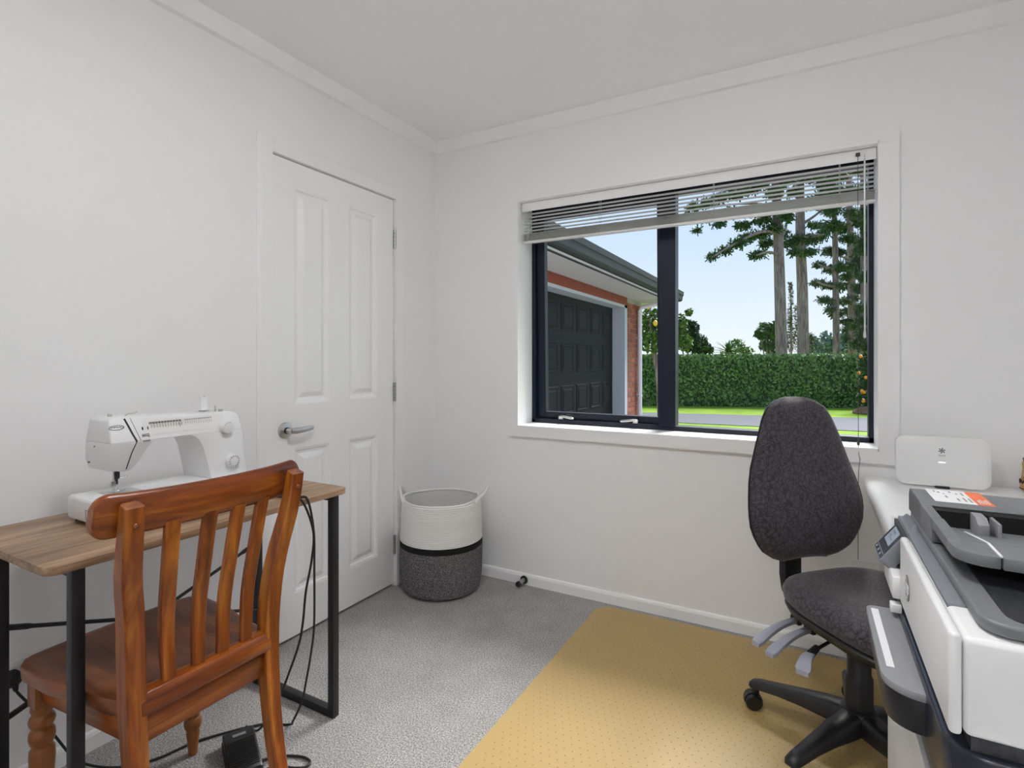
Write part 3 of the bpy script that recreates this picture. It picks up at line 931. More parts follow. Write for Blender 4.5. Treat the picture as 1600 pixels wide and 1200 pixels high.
# saddle seat
NX, NY = 22, 22
def seat_half(x):
    t = (x - 0.215) / (0.640 - 0.215)
    return interp([(0, 0.196), (0.10, 0.216), (0.35, 0.214), (0.8, 0.185), (1.0, 0.170)], t)
def seat_z(x, v):
    t = (x - 0.215) / 0.425
    d = math.exp(-((t - 0.62) / 0.30) ** 2) * (0.5 - 0.5 * math.cos(PI * (1 - min(1, abs(v) / 0.92)) ** 0.8 if abs(v) < 0.92 else 0))
    return 0.452 - 0.014 * d - 0.006 * max(0, (0.06 - t) / 0.06) ** 2
verts = []; faces = []
for lay in range(2):
    for i in range(NX + 1):
        for j in range(NY + 1):
            v_ = -1 + 2 * j / NY
            t = i / NX
            bow = 0.022 * (v_ * v_) ** 1.5 if t < 0.5 else 0.0
            x = 0.215 + 0.425 * t + bow * (1 - 2 * t if t < 0.5 else 0)
            hw = seat_half(0.215 + 0.425 * t)
            edge = max(abs(v_), abs(1 - 2 * t) if t < 0.5 else 0)
            z = seat_z(x, v_) if lay == 0 else 0.413
            if lay == 0 and edge > 0.985: z -= 0.005
            shr = 0.985 if lay == 1 else 1.0
            verts.append((x if lay == 0 else x + (0.006 if i == 0 else 0), YC + v_ * hw * shr, z))
def vid(l, i, j): return l * (NX + 1) * (NY + 1) + i * (NY + 1) + j
for i in range(NX):
    for j in range(NY):
        faces.append((vid(0, i, j), vid(0, i + 1, j), vid(0, i + 1, j + 1), vid(0, i, j + 1)))
        faces.append((vid(1, i, j), vid(1, i, j + 1), vid(1, i + 1, j + 1), vid(1, i + 1, j)))
for i in range(NX):
    faces.append((vid(0, i, 0), vid(1, i, 0), vid(1, i + 1, 0), vid(0, i + 1, 0)))
    faces.append((vid(0, i, NY), vid(0, i + 1, NY), vid(1, i + 1, NY), vid(1, i, NY)))
for j in range(NY):
    faces.append((vid(0, 0, j), vid(0, 0, j + 1), vid(1, 0, j + 1), vid(1, 0, j)))
    faces.append((vid(0, NX, j), vid(1, NX, j), vid(1, NX, j + 1), vid(0, NX, j + 1)))
m = MB(); m.add(verts, faces)
part('seat', m, 'seat_wood', ch, bevel=0.004, seg=2, angle=50)
# turned front legs
for sg in (-1, 1):
    lx, ly = 0.285, YC + sg * 0.178
    lg = part('front_leg', MB().box(lx - 0.021, lx + 0.021, ly - 0.021, ly + 0.021, 0.345, 0.413), 'leg_wood', ch, bevel=0.002)
    prof = [(0.0, 0.002), (0.0125, 0.002), (0.0135, 0.02), (0.0155, 0.045), (0.0185, 0.066), (0.0160, 0.072), (0.0215, 0.080), (0.0240, 0.092), (0.0215, 0.104), (0.0165, 0.110),
            (0.0190, 0.114), (0.0170, 0.121), (0.0195, 0.150), (0.0235, 0.190), (0.0255, 0.222), (0.0245, 0.240), (0.0205, 0.246), (0.0195, 0.250), (0.0235, 0.257), (0.0260, 0.270), (0.0245, 0.283),
            (0.0185, 0.291), (0.0235, 0.298), (0.0262, 0.308), (0.0235, 0.317), (0.0185, 0.322), (0.0200, 0.328), (0.0225, 0.334), (0.0205, 0.347), (0.0, 0.347)]
    part('turning', MB().lathe(prof, 28, (lx, ly, 0)), 'leg_wood', lg, angle=60)

# ================================================================== sewing machine
sw = thing('sewing_machine', 'white domestic sewing machine standing on the small wood-grain table', 'sewing machine', (0.29, -1.61, TZ))
FX, BXm = 0.335, 0.205
m = MB(); m.prism([(0.200, -1.822), (0.392, -1.822), (0.392, -1.416), (0.200, -1.416)], 'z', TZ + 0.006, 0.812)
m2 = m
part('base', m, 'machine_white', sw, bevel=0.010, seg=4)
for fx, fy in ((0.22, -1.80), (0.37, -1.80), (0.22, -1.44), (0.37, -1.44)):
    part('rubber_foot', MB().cyl((fx, fy, TZ + 0.0005), (fx, fy, TZ + 0.01), 0.010, 12), 'rubber', sw)
def slab(poly_fb, name, mat, bevel):
    pass
def zprism(mb, poly, xf, xb):
    """poly of (y, z); front x as a function of z"""
    mb.loft([[(xf(z), y, z) for y, z in poly], [(xb(z), y, z) for y, z in poly]])
fxf = lambda z: FX - (0.024 * (z - 0.945) / 0.065 if z > 0.945 else 0.030 * (0.945 - z) / 0.075)
fxc = lambda z: FX - (0.024 * (z - 0.945) / 0.065 if z > 0.945 else -0.012 * (0.945 - z) / 0.135)
bxf = lambda z: BXm + (0.010 if z > 0.99 else 0.0)
m = MB()
zprism(m, [(-1.783, 0.945), (-1.424, 0.945), (-1.426, 0.992), (-1.440, 1.000), (-1.60, 1.005), (-1.765, 1.010), (-1.778, 1.004)], fxf, bxf)
part('arm', m, 'machine_white', sw, bevel=0.004, seg=3)
m = MB(); zprism(m, [(-1.783, 0.946), (-1.784, 0.900), (-1.776, 0.874), (-1.735, 0.866), (-1.722, 0.868), (-1.708, 0.885), (-1.690, 0.926), (-1.682, 0.938), (-1.670, 0.946)], fxf, bxf)
hdm = part('needle_head', m, 'machine_white', sw, bevel=0.003, seg=2)
m = MB()
arc = [(-1.584, 0.946), (-1.570, 0.940), (-1.558, 0.928), (-1.548, 0.905), (-1.540, 0.870), (-1.533, 0.835), (-1.528, 0.808)]
zprism(m, [(-1.424, 0.946)] + arc + [(-1.416, 0.808)], fxc, bxf)
part('column', m, 'machine_white', sw, bevel=0.003, seg=2)
# threading slot and seam on the head
def fline(pts, wd, lift=0.0008, f=fxf):
    mb = MB()
    q = pts
    ring = []
    for (y0, z0), (y1, z1) in zip(q, q[1:]):
        d_ = Vector((y1 - y0, z1 - z0)); n_ = Vector((-d_.y, d_.x)).normalized() * wd / 2
        a = [(y0 - n_.x, z0 - n_.y), (y0 + n_.x, z0 + n_.y), (y1 + n_.x, z1 + n_.y), (y1 - n_.x, z1 - n_.y)]
        mb.loft([[(f(z) - 0.001, y, z) for y, z in a], [(f(z) + lift, y, z) for y, z in a]])
    return mb
part('thread_slot', fline([(-1.742, 1.006), (-1.735, 0.985), (-1.729, 0.965), (-1.722, 0.946)], 0.0045).add(*(lambda b: (b.v, b.f))(fline([(-1.722, 0.946), (-1.729, 0.915), (-1.734, 0.872)], 0.0022))), 'print_black', sw)
part('seam', fline([(-1.728, 1.006), (-1.717, 0.965), (-1.712, 0.947)], 0.0012), 'print_grey', sw)
part('tension_window', fline([(-1.707, 0.952), (-1.689, 0.953)], 0.020), 'print_grey', sw)
# oval badge
yb0, zb0 = -1.763, 0.985
up = Vector((fxf(1.0) - fxf(0.95), 0, 0.05)).normalized()
Mb = frame_m((fxf(zb0) + 0.0004, yb0, zb0), (0, 1, 0), up)
m = MB()
def ell(rx, ry, z, ox=0.0, n=36): return [Mb @ Vector((ox + rx * math.cos(2 * PI * j / n), ry * math.sin(2 * PI * j / n), z)) for j in range(n)]
m.loft([ell(0.0175, 0.0068, -0.001), ell(0.0175, 0.0068, 0.0006)])
bdg = part('badge', m, 'print_black', sw)
m = MB(); m.loft([ell(0.0158, 0.0056, 0.0004, -0.0010), ell(0.0158, 0.0056, 0.0009, -0.0010)])
part('badge_field', m, 'paper', bdg)
part('badge_lettering', text_mb('EMPISAL', 0.0078, Mb @ Matrix.Translation((-0.001, 0.0008, 0.0012)), 0.0002, shear=0.2), 'print_black', bdg)
# printed stitch chart
m = MB()
def dash(mb, y, z, wy, hz):
    mb.loft([[(fxf(zz) - 0.0006, yy, zz) for yy, zz in ((y - wy, z - hz), (y + wy, z - hz), (y + wy, z + hz), (y - wy, z + hz))], [(fxf(zz) + 0.0005, yy, zz) for yy, zz in ((y - wy, z - hz), (y + wy, z - hz), (y + wy, z + hz), (y - wy, z + hz))]])
m = MB(); dash(m, -1.588, 0.978, 0.112, 0.019)
cp = part('chart_panel', m, 'cream_print', sw)
m = MB()
for i in range(11): dash(m, -1.6820 + i * 0.0078, 0.9890, 0.0034, 0.0024)
for y in (-1.703, -1.690): dash(m, y, 0.977, 0.0018, 0.0040)
dash(m, -1.606, 0.978, 0.0007, 0.006)
part('stitch_print_dark', m, 'print_black', sw)
m = MB()
for i in range(13): dash(m, -1.589 + i * 0.0062, 0.9895, 0.0024, 0.0017)
for i in range(13): dash(m, -1.589 + i * 0.0062, 0.981, 0.0006, 0.0042)
part('stitch_print_grey', m, 'print_grey', sw)
m = MB()
for i in range(12): dash(m, -1.680 + i * 0.0072, 0.981, 0.0016, 0.0052)
part('stitch_print_tan', m, 'print_tan', sw)
# dials
for (dy, dz, rr, ticks) in ((-1.478, 0.957, 0.0185, False), (-1.466, 0.855, 0.0195, True)):
    xf_ = fxc(min(dz, 0.944))
    Md = frame_m((xf_ - 0.004, dy, dz), (0, 1, 0), (0, 0, 1))
    m = MB(); m.lathe([(0.0, 0.0), (rr, 0.0), (rr, 0.016), (rr * 0.92, 0.020), (rr * 0.86, 0.0205), (0.0, 0.021)], 32, (0, 0, 0), Md)
    dl = part('dial', m, 'machine_white', sw)
    m = MB()
    if ticks:
        for j in range(14):
            a = 2 * PI * j / 14
            Mt = Md @ Matrix.Rotation(a, 4, 'Z') @ Matrix.Translation((rr * 0.78, 0, 0.0206))
            m.box(-0.0022, 0.0022, -0.0008 - 0.0004 * (j % 3), 0.0008, 0, 0.0006, Mt)
    else:
        for j in range(5):
            Mt = Md @ Matrix.Rotation(R(70 + j * 26), 4, 'Z') @ Matrix.Translation((rr * 0.8, 0, 0.0206))
            m.box(-0.0015, 0.0015, -0.0006, 0.0006, 0, 0.0005, Mt)
    part('dial_marks', m, 'print_grey', dl)
# spool, pins, bobbin winder, thread guides
m = MB(); m.cyl((0.262, -1.500, 1.000), (0.262, -1.500, 1.050), 0.0025, 8); m.cyl((0.262, -1.500, 1.004), (0.262, -1.500, 1.006), 0.014, 20)
part('spool_pin', m, 'satin_steel', sw)
m = MB(); m.lathe([(0.0, 1.007), (0.0125, 1.007), (0.0125, 1.010), (0.0118, 1.012), (0.0118, 1.042), (0.0125, 1.044), (0.0125, 1.047), (0.0, 1.047)], 24, (0.262, -1.500, 0))
part('thread_spool', m, 'paper', sw)
m = MB(); m.cyl((0.27, -1.470, 0.998), (0.27, -1.470, 1.018), 0.0025, 10); m.cyl((0.285, -1.462, 0.998), (0.285, -1.462, 1.008), 0.006, 14)
part('bobbin_winder', m, 'satin_steel', sw)
m = MB(); m.lathe([(0.0, 1.004), (0.005, 1.004), (0.0055, 1.012), (0.004, 1.017), (0.0, 1.018)], 14, (0.262, -1.752, 0))
m.tube(spline([(0.268, -1.722, 1.006), (0.270, -1.712, 1.014), (0.276, -1.704, 1.015), (0.280, -1.694, 1.019)], 4), 0.0016, 6)
m.box(0.262, 0.275, -1.732, -1.700, 1.004, 1.0075)
part('thread_guide', m, 'satin_steel', sw)
# needle bar, presser foot, clamp screw, needle plate
nx_, ny_ = 0.288, -1.748
m = MB(); m.cyl((nx_, ny_, 0.834), (nx_, ny_, 0.872), 0.0035, 12); m.box(nx_ - 0.005, nx_ + 0.005, ny_ - 0.006, ny_ + 0.006, 0.848, 0.866)
part('needle_clamp', m, 'black_plastic', sw, bevel=0.0008)
m = MB(); m.cyl((nx_ + 0.003, ny_ + 0.002, 0.850), (nx_ + 0.006, ny_ + 0.017, 0.852), 0.0016, 8); m.ellipsoid((nx_ + 0.007, ny_ + 0.019, 0.852), 0.0025, 0.003, 0.0032, 10, 6)
m.cyl((nx_, ny_ + 0.002, 0.812), (nx_, ny_ + 0.002, 0.850), 0.0008, 6)
part('needle', m, 'chrome', sw)
m = MB(); m.box(nx_ - 0.006, nx_ + 0.004, ny_ - 0.013, ny_ - 0.003, 0.829, 0.843); m.cyl((nx_, ny_ - 0.007, 0.818), (nx_, ny_ - 0.007, 0.87), 0.003, 10)
m.tube(spline([(nx_ - 0.002, ny_ - 0.016, 0.842), (nx_, ny_ - 0.0145, 0.833), (nx_, ny_ - 0.010, 0.827)], 4), 0.0010, 6)
m.tube(spline([(nx_ - 0.012, ny_ - 0.004, 0.8160), (nx_, ny_ + 0.003, 0.8155), (nx_ + 0.012, ny_ + 0.008, 0.8165), (nx_ + 0.018, ny_ + 0.012, 0.822)], 4), 0.0016, 6)
m.tube(spline([(nx_ - 0.012, ny_ - 0.010, 0.8160), (nx_, ny_ - 0.005, 0.8155), (nx_ + 0.012, ny_ + 0.000, 0.8165), (nx_ + 0.017, ny_ + 0.003, 0.821)], 4), 0.0016, 6)
part('presser_foot', m, 'chrome', sw)
m = MB(); m.box(0.255, 0.330, -1.775, -1.700, 0.8115, 0.8130)
part('needle_plate', m, 'satin_steel', sw)
m = MB(); m.box(0.30, 0.303, -1.8226, -1.8215, 0.762, 0.786); m.box(0.303, 0.309, -1.8226, -1.8215, 0.784, 0.786)
part('end_mark', m, 'print_grey', sw)
part('end_screw', MB().cyl((0.255, -1.7845, 0.935), (0.255, -1.7825, 0.935), 0.0025, 10), 'print_grey', sw)
part('end_screw', MB().cyl((0.225, -1.7850, 0.892), (0.225, -1.7815, 0.892), 0.0025, 10), 'print_grey', sw)

# ================================================================== foot pedal and its cables
fp = thing('foot_pedal', 'black ribbed sewing machine foot pedal lying on the carpet', 'foot pedal', (0.43, -1.490, 0), R(-27))
m = MB(); m.loft([[(x * sx_, y * sy_, z) for x, y in rrect(0.175, 0.090, 0.010, 4)] for z, sx_, sy_ in ((0.003, 1, 1), (0.014, 1, 1), (0.017, 0.985, 0.97))])
part('pedal_base', m, 'black_plastic', fp, world=False)
m = MB()
m.loft([[(x, y, z) for y, z in ((-0.042, 0.014), (0.042, 0.014), (0.042, zt - 0.003), (0.038, zt), (-0.038, zt), (-0.042, zt - 0.003))] for x, zt in ((-0.084, 0.036), (-0.05, 0.040), (0.078, 0.023), (0.084, 0.019))])
tr_ = part('treadle', m, 'black_plastic', fp, world=False)
m = MB()
for i in range(15):
    x = -0.030 + i * 0.0072
    zt = 0.040 - (x + 0.05) / 0.128 * 0.017
    m.box(x, x + 0.0034, -0.036, 0.036, zt - 0.002, zt + 0.0018)
part('grip_ribs', m, 'rubber', tr_, world=False)
m = MB(); m.box(-0.060, -0.048, -0.018, 0.018, 0.036, 0.0402)
part('name_plate', m, 'print_grey', tr_, world=False)
m = MB()
for i in range(5):
    m.cyl((0.060, 0.0455 + i * 0.006, 0.012), (0.060, 0.049 + i * 0.006, 0.012), 0.0052 - 0.0004 * i, 10)
m.cyl((0.060, 0.044, 0.012), (0.060, 0.078, 0.012), 0.0032, 8)
part('cord_boot', m, 'rubber', fp, world=False)

def cable(name, pts, r, label, n=8):
    m = MB(); m.tube(spline(pts, 8), r, 8)
    return solo(name, m, 'cable_black', label, 'cable', tuple(pts[-1]))
cable('hanging_cable', [(0.33, -1.405, 0.765), (0.42, -1.412, 0.752), (0.53, -1.402, 0.7495), (0.567, -1.390, 0.742), (0.567, -1.351, 0.644), (0.56, -1.351, 0.556), (0.55, -1.364, 0.462), (0.54, -1.367, 0.365), (0.53, -1.375, 0.299), (0.50, -1.387, 0.21), (0.47, -1.385, 0.153), (0.44, -1.405, 0.08), (0.375, -1.400, 0.010), (0.32, -1.40, 0.0045)],
      0.0034, 'thin black cable hanging off table front, left one of the pair')
cable('power_cable', [(0.30, -1.408, 0.775), (0.40, -1.385, 0.753), (0.53, -1.376, 0.7495), (0.568, -1.372, 0.742), (0.567, -1.349, 0.643), (0.56, -1.341, 0.524), (0.55, -1.333, 0.353), (0.54, -1.336, 0.264), (0.52, -1.338, 0.171), (0.50, -1.336, 0.105), (0.47, -1.345, 0.039), (0.429, -1.33, 0.0045), (0.349, -1.375, 0.0045),
                      (0.254, -1.508, 0.0045), (0.222, -1.609, 0.0045), (0.179, -1.669, 0.0045), (0.11, -1.71, 0.0045), (0.060, -1.745, 0.03), (0.050, -1.78, 0.10), (0.050, -1.83, 0.21), (0.047, -1.868, 0.28), (0.046, -1.872, 0.296)],
      0.0034, 'black power cable hanging off table front and running along carpet to wall plug')
cable('looped_cable', [(0.505, -1.448, 0.010), (0.535, -1.425, 0.0045), (0.582, -1.404, 0.0045), (0.617, -1.405, 0.0045), (0.624, -1.424, 0.0045), (0.60, -1.443, 0.0045), (0.55, -1.465, 0.0045), (0.53, -1.49, 0.0045)],
      0.0034, 'black pedal lead looping on carpet beside the chair leg')
pg = thing('power_plug', 'black power plug pushed into the outlet behind sewing table', 'plug', (0.012, -1.872, 0.300))
m = MB(); m.lathe([(0.0, 0.0), (0.021, 0.0), (0.021, 0.020), (0.016, 0.028), (0.012, 0.036), (0.0, 0.038)], 18, (0.0105, -1.872, 0.312), Matrix.Rotation(PI / 2, 4, 'Y'))
part('plug_body', m, 'rubber', pg)
m = MB(); m.tube([(0.030, -1.872, 0.312), (0.042, -1.872, 0.303), (0.047, -1.872, 0.288)], [0.009, 0.008, 0.005], 10)
part('strain_relief', m, 'rubber', pg)
# ================================================================== chair mat
cm = thing('chair_mat', 'translucent amber vinyl chair mat with studs lying on the carpet', 'chair mat', (1.6, -0.66, 0))
m = MB(); MXa, MXb, MYa, MYb = 1.000, 2.20, -1.275, -0.045
m.prism([(a + (MXa + MXb) / 2, b + (MYa + MYb) / 2) for a, b in rrect(MXb - MXa, MYb - MYa, 0.075, 8)], 'z', 0.0006, 0.0036)
part('mat_sheet', m, 'amber_vinyl', cm)
m = MB()
nxs = int((MXb - MXa - 0.06) / 0.026); nys = int((MYb - MYa - 0.06) / 0.026)
for i in range(nxs):
    for j in range(nys):
        x = MXa + 0.04 + i * 0.026 + (0.013 if j % 2 else 0); y = MYa + 0.04 + j * 0.026
        m.add([(x - 0.0027, y, 0.0037), (x, y - 0.0027, 0.0037), (x + 0.0027, y, 0.0037), (x, y + 0.0027, 0.0037), (x, y, 0.0042)], [(0, 1, 4), (1, 2, 4), (2, 3, 4), (3, 0, 4)])
plain('stud_amber', (0.16, 0.10, 0.035), 0.5)
part('studs', m, 'stud_amber', cm, kind='stuff')

# ================================================================== office chair
OC = Vector((2.0, -0.6, 0.004))
oc = thing('office_chair', 'swivel office chair in dark patterned fabric on a black five-star base', 'office chair', OC, R(-45))
def lp(name, mb, mat, parent=oc, **kw): return part(name, mb, mat, parent, world=False, **kw)
BZ0, BZ1 = 0.500, 1.030
HWT = [(0, 0.085), (0.03, 0.130), (0.08, 0.172), (0.15, 0.204), (0.24, 0.224), (0.33, 0.229), (0.45, 0.220), (0.6, 0.196), (0.75, 0.166), (0.87, 0.138), (0.94, 0.112), (0.98, 0.078), (1.0, 0.040)]
def lin(tab, t):
    for (a, va), (b, vb) in zip(tab, tab[1:]):
        if t <= b: return va + (vb - va) * (t - a) / (b - a)
    return tab[-1][1]
def back_x(t): return -0.224 + 0.018 * math.sin(PI * min(1, t / 0.55)) * (1 if t < 0.55 else 0) - 0.045 * t * t
def back_rings(front):
    rings = []
    tl = [0, 0.01, 0.03, 0.05, 0.08, 0.12, 0.18, 0.24, 0.3, 0.36, 0.42, 0.5, 0.58, 0.66, 0.74, 0.8, 0.86, 0.9, 0.94, 0.965, 0.98, 0.993, 1.0]
    for t in tl:
        w_ = lin(HWT, t)
        edge = min(1.0, min(t, 1 - t) / 0.09)
        th = 0.050 * math.sqrt(max(0.02, 1 - (1 - edge) ** 2)) if front else 0.026 * math.sqrt(max(0.05, 1 - (1 - edge) ** 2))
        x0 = back_x(t)
        ring = []
        K = 20
        for j in range(K + 1):
            u = -1 + 2 * j / K
            prof = (1 - abs(u) ** 4.0) ** 0.5
            wrap = 0.022 * u * u
            ring.append((x0 + wrap + (th * prof if front else 0.004), w_ * u * (1 if front else 1.012), BZ0 + (BZ1 - BZ0) * t))
        for j in range(K, -1, -1):
            u = -1 + 2 * j / K
            wrap = 0.022 * u * u
            prof = (1 - abs(u) ** 3.0) ** 0.5
            ring.append((x0 + wrap - (0.0 if front else th * prof), w_ * u * (1 if front else 1.012), BZ0 + (BZ1 - BZ0) * t))
        rings.append(ring)
    return rings
lp('backrest_cushion', MB().loft(back_rings(True)), 'chair_fabric', angle=70)
lp('backrest_shell', MB().loft(back_rings(False)), 'black_plastic', angle=60)
def plan(hx, hy, cx_, p=3.2, n=40, front=0.0):
    out = []
    for j in range(n):
        a = 2 * PI * j / n
        c_, s__ = math.cos(a), math.sin(a)
        x = hx * math.copysign(abs(c_) ** (2 / p), c_); y = hy * math.copysign(abs(s__) ** (2 / p), s__)
        out.append((cx_ + x, y * (1 + 0.06 * x / hx)))
    return out
SC = 0.085
m = MB()
layers = [(0.425, 0.200, 0.190), (0.431, 0.224, 0.214), (0.445, 0.236, 0.226), (0.462, 0.239, 0.229), (0.478, 0.232, 0.222), (0.490, 0.214, 0.204), (0.496, 0.18, 0.17), (0.497, 0.12, 0.11), (0.494, 0.06, 0.055), (0.493, 0.01, 0.01)]
rings = []
for z, hx, hy in layers:
    ring = []
    for x, y in plan(hx, hy, SC):
        t = (x - SC) / 0.24
        dz = -0.022 * max(0, t - 0.35) ** 1.5 - 0.010 * math.exp(-((t + 0.3) / 0.5) ** 2 - (y / 0.12) ** 2) * (1 if z > 0.48 else 0) + 0.010 * max(0, -t - 0.5)
        ring.append((x, y, z + dz))
    rings.append(ring)
m.loft(rings)
lp('seat_cushion', m, 'chair_fabric', angle=80)
m = MB()
m.loft([[(x, y, z - 0.010 * max(0, (x - SC) / 0.24)) for x, y in plan(hx, hy, SC)] for z, hx, hy in ((0.384, 0.10, 0.10), (0.386, 0.15, 0.14), (0.394, 0.196, 0.184), (0.408, 0.224, 0.214), (0.428, 0.233, 0.223), (0.434, 0.228, 0.218))])
lp('seat_shell', m, 'black_plastic', angle=60)
m = MB(); m.box(-0.085, 0.115, -0.075, 0.075, 0.340, 0.388)
m.box(-0.12, -0.05, -0.05, 0.05, 0.345, 0.375)
lp('tilt_mechanism', m, 'black_metal', bevel=0.006)
# upright that carries the backrest
m = MB()
uw = 0.034
rings = []
for x, z, th in ((-0.05, 0.356, 0.012), (-0.14, 0.352, 0.014), (-0.225, 0.360, 0.017), (-0.252, 0.385, 0.018), (-0.262, 0.430, 0.016), (-0.262, 0.52, 0.015), (-0.256, 0.62, 0.012), (-0.254, 0.70, 0.008)):
    rings.append((x, z, th))
R_ = []
for i, (x, z, th) in enumerate(rings):
    a = rings[max(0, i - 1)]; b = rings[min(len(rings) - 1, i + 1)]
    d_ = Vector((b[0] - a[0], 0, b[1] - a[1])).normalized(); n_ = Vector((-d_.z, 0, d_.x))
    c_ = Vector((x, 0, z))
    R_.append([c_ + n_ * th + Vector((0, -uw, 0)), c_ + n_ * th + Vector((0, uw, 0)), c_ - n_ * th + Vector((0, uw, 0)), c_ - n_ * th + Vector((0, -uw, 0))])
m.loft(R_)
up_ = lp('back_upright', m, 'black_plastic', bevel=0.005)
m = MB(); m.lathe([(0.0, 0.0), (0.013, 0.0), (0.013, 0.012), (0.010, 0.016), (0.0, 0.016)], 14, (-0.264, -0.034, 0.50), Matrix.Rotation(PI / 2, 4, 'X'))
part('height_knob', m, 'black_plastic', up_, world=False)
# levers
def paddle(root, tip, wd0, wd1, drop=0.014):
    rings = []; r0, t0 = Vector(root), Vector(tip)
    ax = (t0 - r0); ax.z = 0; ax.normalize(); sd = Vector((-ax.y, ax.x, 0))
    for i in range(13):
        t = i / 12
        p = r0.lerp(t0, t) + Vector((0, 0, 0.012 * math.sin(PI * t)))
        w_ = wd0 + (wd1 - wd0) * (t ** 1.4)
        if i == 12: w_ *= 0.72
        h_ = 0.0065
        rings.append([p + sd * w_ + Vector((0, 0, -h_)), p - sd * w_ + Vector((0, 0, -h_)), p - sd * w_ + Vector((0, 0, h_ * 0.6)), p - sd * w_ * 0.6 + Vector((0, 0, h_)), p + sd * w_ * 0.6 + Vector((0, 0, h_)), p + sd * w_ + Vector((0, 0, h_ * 0.6))])
    return MB().loft(rings), (t0, ax, sd)
for root, tip in (((-0.085, -0.145, 0.372), (-0.035, -0.335, 0.352)), ((-0.028, -0.150, 0.372), (0.022, -0.338, 0.352))):
    mb, (t0, ax, sd) = paddle(root, tip, 0.0085, 0.0155)
    lv = lp('lever', mb, 'lever_grey', angle=50)
    m = MB()
    q = Vector(root)
    m.box(-0.016, 0.016, -0.006, 0.006, -0.010, 0.010, Matrix.Translation(q)); m.cyl(q, q + Vector((-0.01, 0.08, -0.006)), 0.008, 10)
    part('lever_socket', m, 'black_plastic', lv, world=False)
    m = MB()
    cpt = t0 - ax * 0.024 + Vector((0, 0, 0.0085))
    ring_ = [cpt + (ax * math.cos(a) * 0.0125 + sd * math.sin(a) * 0.0105) for a in [2 * PI * j / 20 for j in range(21)]]
    m.tube(ring_, 0.0006, 5)
    part('lever_emblem', m, 'print_black', lv, world=False)
mb, (t0, ax, sd) = paddle((0.068, -0.245, 0.362), (0.112, -0.315, 0.348), 0.011, 0.0195)
lv = lp('lever', mb, 'lever_grey', angle=50)
m = MB(); m.cyl((0.01, -0.06, 0.368), (0.062, -0.232, 0.365), 0.0045, 8); m.cyl((0.050, -0.205, 0.365), (0.070, -0.25, 0.362), 0.009, 10, 0.011)
part('lever_rod', m, 'black_plastic', lv, world=False)
m = MB()
for i, (a0, b0) in enumerate(((-0.010, -0.004), (-0.004, 0.004), (0.003, 0.0), (0.008, 0.005))):
    cpt = t0 - ax * (0.022 + 0.004 * (i % 2)) + sd * a0 + Vector((0, 0, 0.0075))
    m.tube([cpt, cpt + sd * 0.005 + ax * b0], 0.0006, 5)
m.tube([t0 - ax * 0.013 - sd * 0.008 + Vector((0, 0, 0.0072)), t0 - ax * 0.013 + sd * 0.004 + Vector((0, 0, 0.0072))], 0.0007, 5)
part('lever_emblem', m, 'print_black', lv, world=False)
# column and star base
m = MB(); m.lathe([(0.0, 0.10), (0.036, 0.10), (0.036, 0.225), (0.033, 0.232), (0.031, 0.235), (0.031, 0.30), (0.028, 0.306), (0.026, 0.31), (0.026, 0.345), (0.0, 0.345)], 28)
lp('gas_column', m, 'black_plastic')
m = MB(); m.lathe([(0.0, 0.075), (0.045, 0.075), (0.056, 0.095), (0.056, 0.118), (0.048, 0.134), (0.038, 0.140), (0.0, 0.140)], 28)
lp('hub', m, 'black_plastic')
for i in range(5):
    ang = R(164 + 72 * i + 45)
    dv = Vector((math.cos(ang), math.sin(ang), 0)); sd = Vector((-dv.y, dv.x, 0))
    rings = []
    for r_, zt, zb, wd in ((0.035, 0.136, 0.080, 0.034), (0.08, 0.132, 0.080, 0.032), (0.15, 0.121, 0.082, 0.027), (0.22, 0.108, 0.080, 0.0235), (0.285, 0.096, 0.072, 0.021), (0.305, 0.090, 0.070, 0.019), (0.314, 0.082, 0.071, 0.012)):
        c_ = dv * r_
        rings.append([c_ + sd * wd + Vector((0, 0, zb)), c_ + sd * wd + Vector((0, 0, zt - 0.012)), c_ + sd * wd * 0.62 + Vector((0, 0, zt - 0.001)), c_ + Vector((0, 0, zt)), c_ - sd * wd * 0.62 + Vector((0, 0, zt - 0.001)), c_ - sd * wd + Vector((0, 0, zt - 0.012)), c_ - sd * wd + Vector((0, 0, zb))])
    lp('base_arm', MB().loft(rings), 'black_plastic', angle=50)
    cp_ = dv * 0.292
    ca = ang + R(35 + 50 * i)
    rv = Vector((math.cos(ca), math.sin(ca), 0)); av = Vector((-rv.y, rv.x, 0))
    wc = cp_ + rv * 0.012 + Vector((0, 0, 0.0265))
    m = MB()
    m.cyl(cp_ + Vector((0, 0, 0.050)), cp_ + Vector((0, 0, 0.078)), 0.0075, 10)
    hood = []
    for j in range(11):
        a = R(-10 + 200 * j / 10)
        hood.append((math.cos(a), math.sin(a)))
    rr0 = 0.0285
    for s0, s1 in ((-0.0085, 0.0085),):
        m.loft([[wc + rv * (c0 * rr0) + Vector((0, 0, s0_ * rr0)) + av * sw_ for c0, s0_ in hood] for sw_ in (s0, s1)])
    cs = lp('caster', m, 'black_plastic')
    for sg in (-1, 1):
        m = MB()
        Mw = frame_m(wc + av * (sg * 0.0155), rv, (0, 0, 1))
        m.lathe([(0.0, -0.0075), (0.022, -0.0075), (0.0262, -0.004), (0.0262, 0.004), (0.022, 0.0075), (0.0, 0.0075)], 22, (0, 0, 0), Mw)
        part('caster_wheel', m, 'black_gloss', cs, world=False)

